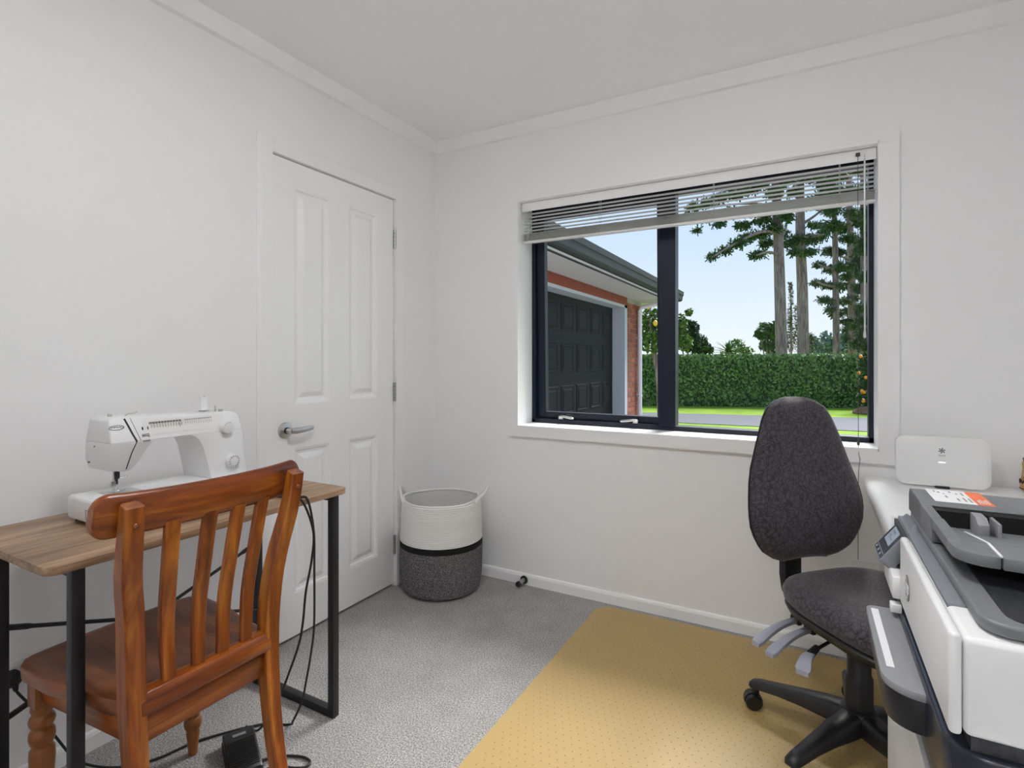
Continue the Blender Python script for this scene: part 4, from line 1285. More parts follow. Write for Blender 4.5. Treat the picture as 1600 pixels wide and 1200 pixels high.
# ================================================================== desk
dk = thing('desk', 'white desk with thick rounded edge under the window wall at right', 'desk', (2.5, -0.4, 0))
m = MB()
DKZ = 0.717
pf = [(2.078, 0.660), (2.060, 0.664), (2.053, 0.675), (2.051, 0.690), (2.053, 0.706), (2.060, 0.714), (2.072, DKZ), (2.965, DKZ), (2.965, 0.660)]
m.prism(pf, 'y', -0.78, -0.018)
part('desk_top', m, 'desk_white', dk, angle=50)
part('modesty_panel', MB().box(2.22, 2.94, -0.075, -0.057, 0.30, 0.660), 'desk_white', dk, smooth=False)
for lx, ly in ((2.24, -0.066), (2.90, -0.10), (2.90, -0.70)):
    part('leg', MB().box(lx - 0.02, lx + 0.02, ly - 0.02, ly + 0.02, 0.002, 0.660), 'desk_white', dk, bevel=0.002)
part('cable_clip', MB().tube(spline([(2.066, -0.60, 0.655), (2.064, -0.63, 0.640), (2.066, -0.66, 0.622), (2.072, -0.70, 0.64), (2.08, -0.73, 0.66)], 5), 0.006, 8), 'cable_black', dk)

# ================================================================== router
ro = thing('wifi_router', 'white rounded upright internet router standing on the desk', 'router', (2.272, -0.130, DKZ))
RW, RHt, RYf = 0.262, 0.170, -0.138
def rt(z):  return (z - DKZ) * 0.06
m = MB()
pts = rrect(RW, RHt, 0.030, 8)
zc = DKZ + 0.006 + RHt / 2
rings = []
for yo, sc in ((0.0, 0.985), (0.0015, 0.995), (0.004, 1.0), (0.020, 1.0), (0.026, 0.97), (0.030, 0.9)):
    rings.append([(2.272 + a * sc, RYf + yo + 0.08 * (b + RHt / 2), zc + b * sc) for a, b in pts])
m.loft(rings)
rb = part('router_body', m, 'white_plastic', ro, angle=50)
m = MB(); m.box(2.272 - 0.020, 2.272 + 0.020, RYf - 0.006, RYf + 0.050, DKZ + 0.0005, DKZ + 0.0085)
part('router_foot', m, 'black_plastic', ro, bevel=0.002)
Mr = frame_m((2.272, RYf - 0.0008 + 0.08 * (RHt / 2 + 0.038), zc + 0.038), (1, 0, 0), (0, 0.08, 1))
m = MB()
for j in range(6):
    a = R(18 + 60 * j)
    Mj = Mr @ Matrix.Rotation(a, 4, 'Z')
    m.loft([[Mj @ Vector((x, y, z)) for x, y in ((0.0012, -0.0012), (0.0075, -0.0020), (0.0105, -0.0012), (0.0100, 0.0010), (0.0070, 0.0020), (0.0012, 0.0012))] for z in (-0.0006, 0.0004)])
em = part('router_emblem', m, 'print_grey', ro)
part('router_lettering', text_mb('Spark', 0.0085, Mr @ Matrix.Translation((0, -0.0165, 0.0)), 0.0003), 'print_grey', em)
m = MB(); m.box(-0.0095, 0.0095, -0.0011, 0.0011, -0.0006, 0.0005, Mr @ Matrix.Translation((0, -0.040, 0.0)))
part('status_light', m, 'led_glow', ro)

# ================================================================== straw ornament
orn = thing('straw_ornament', 'small woven straw vase with black zigzag on the desk', 'ornament', (2.523, -0.062, DKZ))
m = MB(); m.lathe([(0.0, 0.001), (0.024, 0.001), (0.030, 0.008), (0.031, 0.025), (0.026, 0.055), (0.024, 0.080), (0.026, 0.098), (0.023, 0.102), (0.019, 0.096), (0.0, 0.094)], 24, (2.523, -0.062, DKZ))
part('vase_body', m, 'straw', orn)
m = MB()
zz = [(2.523 + 0.0305 * math.cos(2 * PI * j / 32), -0.062 + 0.0305 * math.sin(2 * PI * j / 32), DKZ + 0.034 + (0.006 if j % 2 else -0.004)) for j in range(33)]
m.tube(zz, 0.0026, 6)
z2 = [(2.523 + 0.0308 * math.cos(2 * PI * j / 32), -0.062 + 0.0308 * math.sin(2 * PI * j / 32), DKZ + 0.012) for j in range(33)]
m.tube(z2, 0.0016, 6)
part('zigzag_band', m, 'print_black', orn)
m = MB(); m.tube(spline([(2.505, -0.062, DKZ + 0.098), (2.500, -0.062, DKZ + 0.112), (2.515, -0.062, DKZ + 0.118), (2.540, -0.062, DKZ + 0.112), (2.541, -0.062, DKZ + 0.098)], 5), 0.0012, 6)
part('wire_handle', m, 'black_metal', orn)

# ================================================================== cabinet under the printer
cb = thing('printer_cabinet', 'white low cabinet carrying the printer beside the office chair', 'cabinet', (2.22, -1.60, 0))
part('carcass', MB().box(2.014, 2.42, -1.93, -1.295, 0.002, 0.700), 'desk_white', cb, bevel=0.002)
part('cabinet_top', MB().box(2.006, 2.425, -1.935, -1.290, 0.700, DKZ), 'desk_white', cb, bevel=0.003)
for z0, z1 in ((0.03, 0.355), (0.365, 0.660)):
    dr = part('drawer_front', MB().box(1.998, 2.014, -1.925, -1.297, z0, z1), 'desk_white', cb, bevel=0.002)
part('finger_groove', MB().box(2.003, 2.014, -1.925, -1.297, 0.664, 0.698), 'printer_base', cb, smooth=False)

# ================================================================== printer
pr = thing('inkjet_printer', 'white and grey office inkjet printer with document feeder in the near right corner', 'printer', (2.17, -1.59, DKZ))
PY0, PY1 = -1.82, -1.36
m = MB(); m.prism([(a + 2.168, b - 1.59) for a, b in rrect(0.350, 0.452, 0.035, 6)], 'z', DKZ + 0.002, 0.780)
part('paper_drawer', m, 'printer_base', pr, bevel=0.005, seg=3)
part('base_gap', MB().box(2.012, 2.335, PY0 + 0.012, PY1 - 0.012, 0.778, 0.802), 'printer_dark', pr, smooth=False)
part('body_shell', MB().box(2.0045, 2.345, PY0, PY1, 0.798, 0.893), 'white_plastic', pr, bevel=0.006, seg=3)
fpn = part('front_panel', MB().box(1.993, 2.0035, PY0, -1.493, 0.797, 0.895), 'white_plastic', pr, bevel=0.004, seg=3)
part('front_corner', MB().box(1.997, 2.006, -1.366, PY1 + 0.004, 0.82, 0.893), 'white_plastic', pr, bevel=0.002)
part('panel_recess', MB().box(2.0, 2.0065, -1.492, -1.367, 0.80, 0.890), 'printer_dark', pr, smooth=False)
part('lower_front', MB().box(1.984, 2.0, -1.490, -1.388, 0.798, 0.832), 'white_plastic', pr, bevel=0.003, seg=2)
part('front_tab', MB().box(1.982, 1.996, -1.492, -1.474, 0.778, 0.790), 'white_plastic', pr, bevel=0.0015)
# round emblem on the front panel
Ml = frame_m((1.9928, -1.567, 0.844), (0, -1, 0), (0, 0, 1))
m = MB(); m.lathe([(0.0, 0.0), (0.0175, 0.0), (0.0175, 0.0006), (0.0, 0.0006)], 32, (0, 0, 0), Ml)
lg = part('emblem', m, 'print_grey', fpn)
part('emblem_lettering', text_mb('hp', 0.030, Ml @ Matrix.Translation((0, 0.002, 0.0009)), 0.0003, shear=0.25), 'paper', lg)
# top ledge, scanner lid, feeder
part('top_ledge', MB().box(2.0055, 2.045, -1.742, PY1 - 0.004, 0.889, 0.8952), 'printer_ledge', pr, bevel=0.001)
m = MB(); m.prism([(a + 2.1825, b - 1.587) for a, b in rrect(0.325, 0.452, 0.026, 6)], 'z', 0.8955, 0.908)
part('scanner_lid', m, 'printer_grey', pr, bevel=0.003, seg=3)
m = MB(); m.prism([(a + 2.190, b - 1.595) for a, b in rrect(0.296, 0.416, 0.022, 6)], 'z', 0.9075, 0.9092)
part('page_output_bed', m, 'printer_dark', pr)
m = MB()
prof = [(-1.366, 0.908), (-1.366, 0.936), (-1.372, 0.944), (-1.380, 0.946), (-1.470, 0.946), (-1.478, 0.943), (-1.478, 0.9405), (-1.473, 0.9405), (-1.473, 0.908)]
m.prism(prof, 'x', 2.020, 2.345)
fc = part('feeder_cover', m, 'printer_grey', pr, bevel=0.002)
part('feeder_slot', MB().box(2.034, 2.340, -1.5, -1.474, 0.909, 0.9405), 'dark_void', pr, smooth=False)
part('feeder_side', MB().box(2.020, 2.0335, -1.560, -1.472, 0.909, 0.9425), 'printer_grey', pr, bevel=0.002)
def tray_outline(x0, x1, y0, y1, r, n=8):
    pts = [(x1, y1), (x0, y1)]
    for i in range(n + 1):
        a = R(180 + 90 * i / n)
        pts.append((x0 + r + r * math.cos(a), y0 + r + r * math.sin(a)))
    pts.append((x1, y0))
    return pts
def slope(y): return -0.024 * max(0.0, (y + 1.655) / 0.155)     # the tray dips into the slot
def tray_prism(pts):
    mb = MB()
    mb.loft([[(x, y, 0.9295 + slope(y) * 0.75) for x, y in pts], [(x, y, 0.9425 + slope(y)) for x, y in pts]])
    return mb
part('feeder_tray', tray_prism(tray_outline(2.0345, 2.058, -1.655, -1.500, 0.001, 1)), 'printer_grey', pr, smooth=False)
m = MB(); m.prism(tray_outline(2.020, 2.058, -1.708, -1.6545, 0.030), 'z', 0.929, 0.9425); m.box(2.020, 2.0345, -1.655, -1.555, 0.929, 0.9425)
part('feeder_rim', m, 'printer_grey', pr, bevel=0.0012)
part('feeder_tray', tray_prism([(2.0595, -1.500), (2.345, -1.500), (2.345, -1.655), (2.0595, -1.655)]), 'printer_grey', pr, smooth=False)
m = MB(); m.prism([(2.0595, -1.6545), (2.345, -1.6545), (2.345, -1.722), (2.0595, -1.710)], 'z', 0.929, 0.9425)
part('feeder_rim', m, 'printer_grey', pr, bevel=0.0012)
m = MB(); m.loft([[(x, y, 0.9428 + slope(y) + o) for x, y in ((2.0570, -1.706), (2.0600, -1.706), (2.0600, -1.655), (2.0600, -1.545), (2.0570, -1.545), (2.0570, -1.655))] for o in (-0.0015, 0.0004)])
part('tray_ridge', m, 'paper', pr, smooth=False)
m = MB(); m.prism([(-1.535, 0.922), (-1.575, 0.929), (-1.575, 0.944), (-1.562, 0.951), (-1.535, 0.951)], 'x', 2.066, 2.078)
part('paper_guide', m, 'tray_grey', pr, bevel=0.001)
part('paper_guide', MB().box(2.086, 2.090, -1.575, -1.535, 0.922, 0.947), 'tray_grey', pr, bevel=0.001)
# shop sticker
part('sticker', MB().box(2.040, 2.090, -1.462, -1.372, 0.9458, 0.9464), 'paper', fc, smooth=False)
part('sticker_band', MB().box(2.090, 2.110, -1.462, -1.372, 0.9458, 0.9464), 'print_orange', fc, smooth=False)
Mst = frame_m((2.0, 0, 0.9465), (0, 1, 0), (-1, 0, 0))
m = MB()
for i, (y0, y1, x) in enumerate(((-1.392, -1.384, 2.050), (-1.398, -1.388, 2.055), (-1.404, -1.400, 2.060), (-1.390, -1.382, 2.070), (-1.398, -1.392, 2.077), (-1.404, -1.386, 2.084), (-1.430, -1.416, 2.060), (-1.446, -1.430, 2.072), (-1.448, -1.424, 2.080), (-1.450, -1.424, 2.086))):
    m.box(x - 0.0011, x + 0.0011, y0, y1, 0.9464, 0.9466)
part('sticker_print', m, 'print_grey', fc, smooth=False)
m = MB()
for i in range(4): m.box(2.0945 + 0.0035 * i, 2.0962 + 0.0035 * i, -1.452, -1.430 + 0.006 * (i % 2), 0.9464, 0.9466)
part('sticker_print_pale', m, 'cream_print', fc, smooth=False)
# tilting control panel
xd = Vector((0, -1, 0)); yd = Vector((0.046, 0, 0.063)).normalized(); 
Mc = frame_m((1.970, -1.370, 0.839), (0, -1, 0), yd)     # x towards the camera, y up the slope
if (Mc.to_3x3() @ Vector((0, 0, 1))).x > 0: SGN = -1
else: SGN = 1
CWd, CHt = 0.082, 0.079
m = MB()
m.loft([[Mc @ Vector((CWd / 2 + a * k_, CHt / 2 + b * k_, z * SGN)) for a, b in rrect(CWd, CHt, 0.006, 4)] for z, k_ in ((-0.021, 0.98), (-0.020, 1.0), (-0.001, 1.0), (0.0, 0.985))])
cpn = part('control_panel', m, 'printer_ledge', pr, angle=40)
m = MB(); m.box(0.005, CWd - 0.005, 0.004, CHt * 0.72, min(0, 0.0006 * SGN), max(0, 0.0006 * SGN), Mc)
part('panel_glass', m, 'screen_dark', cpn, smooth=False)
m = MB(); m.box(0.016, CWd - 0.018, 0.026, CHt * 0.69, min(0, 0.0011 * SGN), max(0, 0.0011 * SGN), Mc)
part('touch_screen', m, 'screen_lit', cpn, smooth=False)
m = MB()
for a, b, c_, d_ in ((0.026, 0.034, 0.036, 0.040), (0.040, 0.034, 0.056, 0.037), (0.024, 0.044, 0.046, 0.048)):
    m.box(a, c_, b, d_, min(0, 0.0015 * SGN), max(0, 0.0015 * SGN), Mc)
part('screen_icons', m, 'print_grey', cpn, smooth=False)
m = MB()
for a, b, c_, d_ in ((0.006, 0.012, 0.076, 0.0128), (0.012, 0.006, 0.018, 0.010), (0.034, 0.006, 0.040, 0.010), (0.056, 0.006, 0.062, 0.010)):
    m.box(a, c_, b, d_, min(0, 0.0011 * SGN), max(0, 0.0011 * SGN), Mc)
part('touch_keys', m, 'lever_grey', cpn, smooth=False)
# output tray
def tray_poly(x0, x1, y0, y1, r0, r1, n=8):
    pts = []
    for (cx_, cy_, a0, r) in ((x0 + r1, y1 - r1, 90, r1), (x0 + r0, y0 + r0, 180, r0)):
        for i in range(n + 1):
            a = R(a0 + 90 * i / n)
            pts.append((cx_ + r * math.cos(a), cy_ + r * math.sin(a)))
    pts += [(x1, y0), (x1, y1)]
    return pts
m = MB(); m.prism(tray_poly(1.953, 2.006, -1.703, -1.455, 0.040, 0.012), 'z', 0.7605, 0.770)
ot = part('output_tray', m, 'tray_grey', pr, bevel=0.0015)
m = MB(); m.prism(tray_poly(1.957, 2.004, -1.699, -1.459, 0.038, 0.010), 'z', 0.7185, 0.7605)
part('tray_box', m, 'black_plastic', pr, bevel=0.003)
m = MB(); m.prism([(1.9585, -1.470), (1.9680, -1.470), (1.9690, -1.652), (1.9605, -1.652)], 'z', 0.7699, 0.7706)
part('tray_label', m, 'paper', ot, smooth=False)
# ================================================================== outside
struct('lawn', MB().box(-70, 70, 0.2, 160, GZ - 0.2, GZ), 'lawn_grass', smooth=False)
m = MB()
m.prism([(-14, 9.15), (-0.75, 10.02), (2.95, 10.28), (14, 11.0), (14, 15.9), (3.14, 13.27), (-2.13, 12.01), (-14, 9.25)], 'z', GZ - 0.1, GZ + 0.012)
struct('driveway', m, 'driveway_concrete', smooth=False)

m = MB(); m.box(-0.87, 7.5, 0.2, 8.45, GZ - 0.1, GZ + 0.010)
struct('garage_apron', m, 'apron_concrete', smooth=False)

# ------------------------------------------------------------------ garage wing
XW, XD = -0.87, -1.09
gw = thing('garage_wing', 'brick garage wing with dark panelled door and navy gutter outside the window', 'garage', (-0.87, 4.6, GZ))
m = MB()
m.box(-3.2, XW - 0.012, 6.53, 7.43, GZ, 2.24); m.box(-3.2, XW - 0.012, 0.35, 1.95, GZ, 2.24); m.box(-3.2, -1.18, 1.95, 6.53, 2.0, 2.24)
gwl = part('wall', m, 'mortar', gw, smooth=False)
part('lintel', MB().box(-1.10, XW, 1.60, 6.53, 2.098, 2.235), 'lintel_red', gw, bevel=0.004)
# brick pier: each brick in view
bme = MB().box(-0.05, 0.0, -0.11, 0.11, -0.038, 0.038).mesh('brick', bevel=0.004, seg=1, smooth=False)
bmh = MB().box(-0.05, 0.0, -0.05, 0.05, -0.038, 0.038).mesh('half_brick', bevel=0.004, seg=1, smooth=False)
rb_ = random.Random(5)
L0 = gw.location
for r_ in range(29):
    z = GZ + 0.043 + r_ * 0.086
    if z > 2.20: break
    segs = [('f', 6.645 + 0.23 * i) for i in range(3)] + [('h', 7.275 + 0.005)] + [('h', 7.385)] if r_ % 2 == 0 else [('h', 6.585)] + [('f', 6.750 + 0.23 * i) for i in range(3)]
    for kd, y in segs:
        o = link('brick', bme if kd == 'f' else bmh, 'brick_red', gwl)
        o.location = (XW - L0.x + rb_.uniform(-0.002, 0.002), y - L0.y, z - L0.z)
# end face of the wing and near pier: bricks there never face the camera
part('door_reveal', MB().box(XD - 0.10, XW - 0.002, 6.40, 6.535, GZ, 2.10), 'reveal_paint', gw, smooth=False)
part('door_head', MB().box(XD - 0.10, XW - 0.002, 1.95, 6.535, 2.055, 2.10), 'reveal_paint', gw, smooth=False)
gd = part('garage_door', MB().box(XD - 0.05, XD, 1.95, 6.41, GZ, 2.06), 'garage_door_paint', gw, smooth=False)
npan, yA, yB = 8, 1.98, 6.38
pw = (yB - yA) / npan
sec = (2.06 - GZ) / 4
def gpanel():
    mb = MB(); hw, hh = pw / 2 - 0.055, sec / 2 - 0.085
    rings = []
    for i_, x in ((0.0, -0.002), (0.0, 0.001), (0.012, 0.010), (0.030, 0.012), (0.045, 0.004), (0.075, 0.016), (0.08, 0.016)):
        rings.append([(x, -hw + i_, -hh + i_), (x, hw - i_, -hh + i_), (x, hw - i_, hh - i_), (x, -hw + i_, hh - i_)])
    mb.loft(rings)
    return mb.mesh('door_panel', smooth=False)
gpm = gpanel()
for r_ in range(4):
    for c_ in range(npan):
        o = link('door_panel', gpm, 'garage_door_paint', gd)
        o.location = (XD - L0.x, yA + pw * (c_ + 0.5) - L0.y, GZ + sec * (r_ + 0.5) - L0.z)
    if r_:
        part('section_joint', MB().box(XD - 0.002, XD + 0.0015, yA - 0.02, yB + 0.02, GZ + sec * r_ - 0.004, GZ + sec * r_ + 0.004), 'dark_void', gd, smooth=False)
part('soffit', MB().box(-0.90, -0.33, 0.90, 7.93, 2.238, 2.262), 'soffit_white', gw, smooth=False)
m = MB(); m.prism([(-0.36, 2.225), (-0.335, 2.225), (-0.335, 2.272), (-0.270, 2.276), (-0.245, 2.300), (-0.236, 2.372), (-0.222, 2.384), (-0.216, 2.452), (-0.232, 2.452), (-0.25, 2.44), (-0.335, 2.44), (-0.36, 2.46)], 'y', 0.90, 7.97)
part('gutter', m, 'gutter_navy', gw, smooth=False)
m = MB(); m.prism([(-0.30, 2.44), (-0.30, 2.48), (-3.6, 3.70), (-3.6, 3.62)], 'y', 0.88, 7.99)
part('roof', m, 'gutter_navy', gw, smooth=False)
m = MB(); m.box(-3.6, -0.34, 7.40, 7.95, 2.225, 2.245)
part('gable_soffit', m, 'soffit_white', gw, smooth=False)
m = MB(); yp = 7.13; xp = XW + 0.048
m.cyl((xp, yp, GZ), (xp, yp, 2.06), 0.040, 16)
m.tube([(xp, yp, 2.05), (xp + 0.03, yp, 2.12), (xp + 0.42, yp, 2.18), (xp + 0.48, yp, 2.23)], 0.038, 14)
dp = part('downpipe', m, 'downpipe_white', gw)
for zb in (1.57, 0.53):
    m = MB(); m.cyl((xp, yp, zb - 0.018), (xp, yp, zb + 0.018), 0.046, 16); m.box(XW - 0.002, xp, yp - 0.075, yp - 0.045, zb - 0.016, zb + 0.016); m.box(XW - 0.002, xp, yp - 0.075, yp + 0.05, zb - 0.008, zb + 0.008)
    part('pipe_bracket', m, 'downpipe_white', dp)

# ------------------------------------------------------------------ foliage helpers
def leaves(mb, c, rad, n, size, asp=0.5, shell=0.35, up=0.0, tri=False):
    """n small leaf blades scattered through an ellipsoid"""
    d = rng.normal(size=(n, 3)); d /= np.linalg.norm(d, axis=1)[:, None]
    r = shell + (1 - shell) * rng.random(n) ** 0.6
    P = np.array(c)[None] + d * r[:, None] * np.array(rad)[None]
    u = rng.normal(size=(n, 3)); u[:, 2] += up; u /= np.linalg.norm(u, axis=1)[:, None]
    t = rng.normal(size=(n, 3)); v = np.cross(u, t); v /= np.linalg.norm(v, axis=1)[:, None]
    s_ = size * (0.6 + 0.8 * rng.random(n))[:, None]
    a = P - u * s_; b = P + v * s_ * asp; cc = P + u * s_; dd = P - v * s_ * asp
    o = len(mb.v)
    if tri:
        V = np.stack([a - v * s_ * asp * 0.5, a + v * s_ * asp * 0.5, cc], 1).reshape(-1, 3)
        mb.v += [tuple(q) for q in V.tolist()]
        mb.f += [(o + 3 * i, o + 3 * i + 1, o + 3 * i + 2) for i in range(n)]
    else:
        V = np.stack([a, b, cc, dd], 1).reshape(-1, 3)
        mb.v += [tuple(q) for q in V.tolist()]
        mb.f += [(o + 4 * i, o + 4 * i + 1, o + 4 * i + 2, o + 4 * i + 3) for i in range(n)]

def fol(name, mb, mat, parent):
    r = root_of(parent)
    mb.v = [(p[0] - r.location.x, p[1] - r.location.y, p[2] - r.location.z) for p in mb.v]
    me = bpy.data.meshes.new(name); me.from_pydata(mb.v, [], mb.f); me.update()
    return link(name, me, mat, parent)

# ------------------------------------------------------------------ hedge
hA = Vector((-2.76, 14.27, GZ)); hB = Vector((3.42, 16.67, GZ))
hd_ = (hB - hA).normalized(); hn = Vector((hd_.y, -hd_.x, 0))     # towards the house
h0 = hA - hd_ * 6.0; h1 = hB + hd_ * 5.0; HL = (h1 - h0).length; HH = 1.60
hg_ = thing('clipped_hedge', 'long clipped green hedge running across the far side of the driveway', 'hedge', (h0 + h1) / 2)
Mh = frame_m(h0, hd_, (0, 0, 1))      # x along, y up, z towards the house or away
if (Mh.to_3x3() @ Vector((0, 0, 1))).dot(hn) < 0: zs_ = -1
else: zs_ = 1
m = MB(); m.loft([[Mh @ Vector((x, y, z * zs_)) for y, z in ((0, -0.05), (HH - 0.12, -0.06), (HH - 0.05, -0.12), (HH - 0.05, -1.2), (0, -1.2))] for x in (0, HL)])
part('branch_core', m, 'dark_leaves', hg_, smooth=False)
m = MB()
def scatter(n, fx, size, nb):
    q = np.array([fx() for _ in range(n)])
    base = np.array([(Mh @ Vector((a, b, c_ * zs_)))[:] for a, b, c_ in q])
    N = np.array((Mh.to_3x3() @ Vector(nb))[:]) * 1.0
    u = rng.normal(size=(n, 3)) ; u[:, 2] += 0.7; u /= np.linalg.norm(u, axis=1)[:, None]
    nn = rng.normal(size=(n, 3)) * 0.6 + N; v = np.cross(u, nn); v /= np.linalg.norm(v, axis=1)[:, None]
    s_ = size * (0.6 + 0.8 * rng.random(n))[:, None]
    V = np.stack([base - u * s_, base + v * s_ * 0.5, base + u * s_, base - v * s_ * 0.5], 1).reshape(-1, 3)
    o = len(m.v); m.v += [tuple(p) for p in V.tolist()]
    m.f += [(o + 4 * i, o + 4 * i + 1, o + 4 * i + 2, o + 4 * i + 3) for i in range(n)]
scatter(17000, lambda: (rng.random() * HL, rng.random() * HH, -0.05 + 0.07 * rng.random()), 0.055, (0, 0, 1.0 * zs_))
scatter(7000, lambda: (rng.random() * HL, HH - 0.05 + 0.05 * rng.random(), -0.03 - 1.15 * rng.random()), 0.045, (0, 1, 0))
fol('hedge_leaves', m, 'hedge_leaves', hg_)

# ------------------------------------------------------------------ pines
def pine(label, depth, base_px, pts_px, r0, clumps, limbs, size=0.20, group='tall pine trees beyond the hedge', dens=1.0):
    b = at(base_px, 553, depth); b.z = GZ
    t = thing('pine_tree', label, 'tree', b, group=group)
    path = [b] + [at(px, py, depth) for px, py in pts_px]
    path = spline(path, 5)
    n_ = len(path)
    part('trunk', MB().tube(path, [r0 * (1.25 if i == 0 else 1.0) * (1 - 0.55 * i / n_) for i in range(n_)], 14), 'pine_bark', t, angle=80)
    for lm in limbs:
        q = spline([at(px, py, depth + dz) for px, py, dz in lm], 4)
        part('limb', MB().tube(q, [0.085 * (1 - 0.75 * i / len(q)) for i in range(len(q))], 8), 'pine_bark', t)
    m = MB()
    for (px, py, rx, ry) in clumps:
        dz = rng.uniform(-0.9, 0.9)
        c = at(px, py, depth + dz)
        k_ = depth / FPX
        nn = int(rx * ry * 1.5 * dens) + 26
        leaves(m, c, (rx * k_, 0.6 * (rx + ry) * k_, ry * k_), nn, size, 0.30, 0.1, 0.5, tri=True)
        # shorter sprays around each tuft keep the outline ragged
        leaves(m, c + Vector((rng.uniform(-1, 1) * rx * k_ * 0.7, 0, rng.uniform(-0.6, 0.6) * ry * k_)), (rx * k_ * 0.8, rx * k_ * 0.5, ry * k_ * 0.6), nn // 2, size * 0.8, 0.3, 0.2, 0.5, tri=True)
    fol('needles', m, 'pine_needles', t)
    return t
pine('tall pine with bare grey trunk, left of the twin pines beyond hedge', 24, 1222.5, [(1219, 470), (1216.5, 385), (1214, 320), (1211, 250), (1209, 140), (1206, 40)], 0.255,
     [(1112, 401, 9, 4), (1130, 391, 11, 5), (1152, 380, 12, 6), (1168, 371, 12, 7), (1190, 366, 12, 7), (1184, 398, 15, 5), (1200, 380, 12, 6), (1211, 358, 12, 9), (1160, 352, 13, 6), (1190, 343, 14, 7),
      (1084, 323, 12, 5), (1107, 317, 14, 6), (1128, 308, 15, 7), (1152, 301, 16, 8), (1173, 293, 16, 8), (1190, 280, 14, 9), (1210, 300, 14, 10), (1228, 280, 14, 9), (1089, 360, 6, 3), (1122, 349, 9, 3), (1100, 342, 10, 4),
      (1145, 330, 12, 5), (1205, 325, 16, 7), (1228, 330, 10, 8), (1150, 255, 24, 12), (1200, 240, 26, 14), (1100, 270, 18, 8), (1180, 190, 40, 26), (1230, 160, 40, 30), (1225, 365, 9, 6), (1232, 340, 8, 6)],
     [[(1215, 366, 0), (1190, 362, -0.6), (1150, 380, -1.0), (1112, 402, -1.2)], [(1213, 322, 0), (1170, 318, 0.3), (1110, 322, 0.5)], [(1214, 350, 0), (1190, 342, 0.3), (1165, 352, 0.5)], [(1212, 300, 0), (1180, 285, 0.6), (1130, 300, 0.9)], [(1217, 380, 0), (1226, 362, 0.4), (1232, 338, 0.6)], [(1217, 398, 0), (1200, 394, -0.5), (1182, 399, -0.8)]])
pine('tall pine with bare grey trunk, right of the twin pines beyond hedge', 25.5, 1255, [(1254, 470), (1251, 385), (1250, 320), (1250, 250), (1250, 140), (1251, 40)], 0.262,
     [(1248, 374, 14, 9), (1268, 374, 14, 8), (1283, 369, 12, 6), (1233, 380, 9, 6), (1240, 393, 8, 5), (1263, 394, 12, 5), (1274, 352, 12, 5), (1260, 320, 16, 7), (1280, 310, 16, 7), (1293, 289, 16, 8), (1269, 275, 16, 9), (1307, 276, 16, 9),
      (1240, 300, 10, 7), (1300, 325, 12, 6), (1250, 250, 30, 14), (1300, 240, 30, 14), (1260, 180, 46, 30), (1320, 200, 34, 24)],
     [[(1251, 374, 0), (1270, 370, -0.4), (1288, 366, -0.8)], [(1250, 352, 0), (1272, 338, 0.4), (1296, 318, 0.8)], [(1250, 330, 0), (1276, 312, -0.5), (1304, 278, -0.8)], [(1252, 385, 0), (1240, 386, 0.4), (1230, 381, 0.6)]])
pine('slender dark pine with tiered branches just right of twin pines', 27, 1307.5, [(1306, 470), (1305, 385), (1303, 320), (1302, 230), (1301, 120)], 0.165,
     [(1301, 352, 15, 9), (1290, 360, 10, 6), (1296, 392, 12, 8), (1312, 395, 8, 6), (1280, 413, 11, 5), (1296, 421, 12, 6), (1311, 419, 9, 7), (1279, 442, 12, 5), (1296, 446, 14, 6), (1312, 447, 9, 6), (1288, 469, 11, 5), (1303, 472, 10, 6), (1307, 491, 10, 5), (1298, 484, 8, 4),
      (1322, 503, 10, 5), (1300, 330, 14, 8), (1304, 300, 14, 9), (1300, 260, 20, 14)],
     [[(1305, 420, 0), (1292, 418, 0.3), (1278, 413, 0.5)], [(1306, 448, 0), (1292, 446, -0.3), (1276, 441, -0.5)], [(1306, 474, 0), (1296, 472, 0.3), (1284, 468, 0.4)]], size=0.17, dens=1.5)
pine('dense dark pine second from the right window edge', 29, 1332, [(1331, 470), (1329, 385), (1327, 320), (1326, 230), (1325, 120)], 0.22,
     [(1320, 355, 14, 9), (1333, 334, 14, 10), (1333, 400, 12, 10), (1328, 372, 13, 8), (1336, 430, 12, 8), (1324, 447, 10, 6), (1333, 467, 12, 7), (1322, 486, 9, 5), (1334, 507, 12, 7), (1326, 528, 10, 6), (1338, 540, 10, 6), (1330, 300, 16, 12), (1326, 260, 20, 14), (1334, 545, 10, 5), (1318, 415, 12, 8), (1322, 432, 12, 7), (1340, 452, 11, 8), (1318, 470, 9, 6), (1342, 490, 11, 8), (1324, 515, 10, 6), (1340, 380, 12, 9), (1342, 415, 10, 9)],
     [[(1329, 400, 0), (1318, 402, 0.4), (1312, 398, 0.6)], [(1331, 468, 0), (1322, 468, -0.4), (1316, 464, -0.6)]], size=0.17, dens=1.5)
pine('dense dark pine nearest the right window edge', 26, 1352, [(1351, 470), (1350, 385), (1349, 320), (1349, 230), (1349, 120)], 0.2,
     [(1347, 389, 12, 9), (1358, 360, 12, 10), (1347, 427, 12, 8), (1360, 410, 10, 8), (1349, 480, 11, 8), (1358, 455, 10, 8), (1347, 520, 11, 8), (1360, 500, 10, 10), (1344, 345, 12, 9), (1360, 330, 12, 10), (1350, 300, 18, 12), (1368, 470, 12, 14), (1356, 540, 10, 8), (1350, 260, 24, 14), (1344, 405, 12, 9), (1356, 430, 12, 9), (1344, 450, 11, 8), (1352, 500, 12, 8), (1344, 535, 11, 7), (1356, 380, 12, 9)],
     [[(1350, 390, 0), (1342, 388, 0.3), (1336, 385, 0.5)]], size=0.17, dens=1.5)

